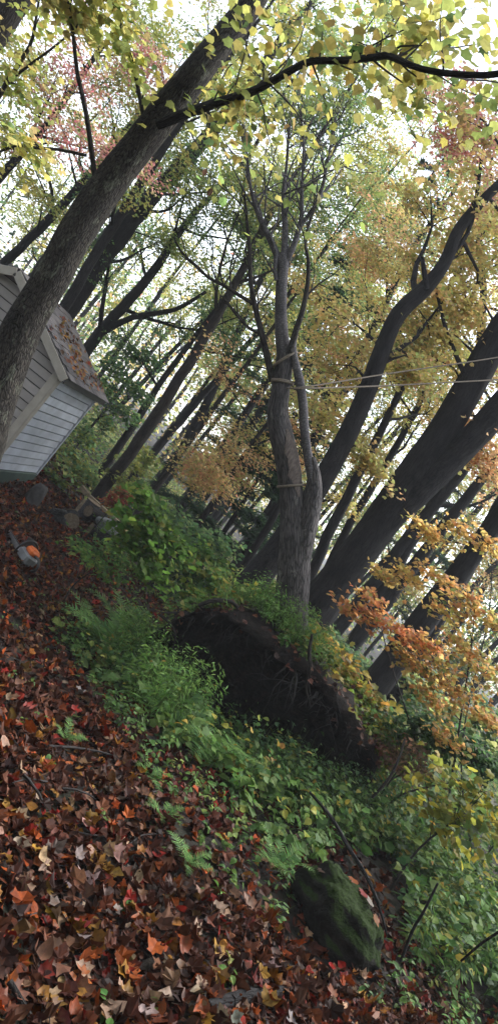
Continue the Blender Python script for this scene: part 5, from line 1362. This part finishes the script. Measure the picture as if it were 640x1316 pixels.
# ------------------------------------------------------------------ wood and clutter beside the shed
def clutter():
    rng = np.random.default_rng(12)
    endm = NT('cut_wood'); tc = endm.n('ShaderNodeNewGeometry').outputs['Position']; n1 = endm.noise(tc, 30, 6); endm.base(endm.ramp(n1, [(.3, (.11, .08, .055)), (.7, (.26, .20, .14))])); endm.rough(.8, .2)
    def log(label, px, py, L, r, az, tilt=0.0, lift=0.0, mat='bark_dark'):
        p = gh(px, py); root = empty('cut_log', p); tag(root, label, 'log', 'cut logs beside the shed')
        ax = np.array([math.cos(az) * math.cos(tilt), math.sin(az) * math.cos(tilt), math.sin(tilt)]); c = p + [0, 0, r * (1 if tilt < .8 else 0) + lift]
        if tilt > .8: a0, a1 = p - [0, 0, .05], p + ax * L
        else: a0, a1 = c - ax * L / 2, c + ax * L / 2
        q, rr_ = resample([a0, (a0 + a1) / 2, a1], [r * 1.04, r, r * .97], .05); b = MB(); tube(b, q, rr_, 18, .05, rng, cap=False, ridge=.02); b.build('bark', M[mat], root, True)
        for e, s in ((a0, -1), (a1, 1)):
            b = MB(); u = norm(np.cross(ax, [.3, .2, 1.0])); v = np.cross(ax, u); th = np.arange(18) / 18 * 6.283
            ring = np.array([e + (math.cos(t) * u + math.sin(t) * v) * r * 1.0 for t in th]); b.add(np.vstack([ring, [e + ax * s * .004]]), [[18, k, (k + 1) % 18] if s > 0 else [18, (k + 1) % 18, k] for k in range(18)]); b.build('cut_end', endm.m, root)
    log('upright brown log round standing behind the black sack', 104, 668, .42, .15, 0, 1.57, 0, 'bark_smooth')
    log('dark log round lying left of the upright round', 84, 676, .34, .15, 1.9, 0, 0)
    log('dark short log in front of the tarp bundle', 122, 694, .40, .12, .5, 0, 0)
    log('dark log leaning under the sawhorse', 112, 676, .45, .11, 1.0, 0, .16)
    # sawhorse
    wood = simple('weathered_board', (.32, .255, .18), .8, .2, 12, .4, .3)
    p = gh(128, 688) + np.array([0, .5, 0]); p[2] = float(G(p[0], p[1])); root = empty('sawhorse', p); tag(root, 'weathered wooden sawhorse behind the logs', 'sawhorse')
    c = P(134, 655, p[1]); h = c[2] - p[2]; c = np.array([c[0], p[1], c[2]])
    b = MB(); box(b, c, (.95, .09, .06), roty(.06), bev=.006); b.build('rail', wood, root)
    for sx in (-.38, .38):
        for sy in (-1, 1):
            b = MB(); box(b, (c[0] + sx, c[1] + sy * .14, p[2] + h / 2 - .06), (.08, .04, h - .02), rotx(sy * .32), bev=.004); b.build('leg', wood, root)
        b = MB(); box(b, (c[0] + sx, c[1], p[2] + h * .45), (.03, .34, .06), bev=.004); b.build('cross_brace', wood, root)
    b = MB(); box(b, (c[0] - .52, c[1] - .06, c[2] + .05), (.20, .16, .10), roty(.2), bev=.008); o = b.build('wood_block', wood, None); tag(o, 'short wooden block on the left end of the sawhorse', 'block')
    # grey tarp bundle and black sack
    def sack(name, label, px, py, dd, r, col, seed, rough):
        m = NT(name); g = m.n('ShaderNodeNewGeometry').outputs['Position']; n1 = m.noise(g, 14, 4, .6, 1.5); m.base(m.ramp(n1, [(.3, tuple(x * .7 for x in col)), (.7, col)])); m.rough(rough, .5); m.bump(n1, 1, .08)
        c = P(px, py, dd); mb = MB(); blob(mb, c, r, seed, .16, 40, 26, rotz(.4), 2.4); o = mb.build(name, m.m, None, True, loc=c); tag(o, label, 'sack')
    g1 = gh(136, 700)
    sack('tarp_bundle', 'crumpled grey plastic tarp bundle right of the logs', 138, 676, g1[1] + .35, (.26, .2, .15), (.34, .35, .37), 21, .35)
    g2 = gh(76, 672); sack('black_sack', 'glossy black sack at the foot of the log rounds', 78, 664, g2[1], (.17, .15, .13), (.010, .010, .011), 22, .35)
    m = simple('grey_stone', (.075, .07, .07), .85, .3, 14, .4, .6)
    c = P(47, 638, 12.0); c[2] = float(G(c[0], c[1])) + .18; mb = MB(); blob(mb, c, (.13, .14, .26), 31, .1, 30, 20, None, 3.0); o = mb.build('grey_stone', m, None, True, loc=c); tag(o, 'upright dark grey stone at the shed corner', 'stone')
clutter()

# ------------------------------------------------------------------ thin haze volume added to lift dark tones, standing in for lens glare
def haze():
    b = MB(); z0, z1 = -9.0, 24.0; box(b, (0, 0, (z0 + z1) / 2), (860, 860, z1 - z0))
    m = bpy.data.materials.new('added_haze'); m.use_nodes = True; t = m.node_tree; t.nodes.clear()
    out = t.nodes.new('ShaderNodeOutputMaterial'); v = t.nodes.new('ShaderNodeVolumePrincipled')
    v.inputs['Color'].default_value = (.92, .95, 1, 1); v.inputs['Density'].default_value = HAZE; v.inputs['Anisotropy'].default_value = 0.0
    t.links.new(v.outputs[0], out.inputs['Volume'])
    o = b.build('haze', m); tag(o, 'thin haze added to lift the dark tones like lens glare', 'haze', kind='stuff')
HAZE = .0016
haze()
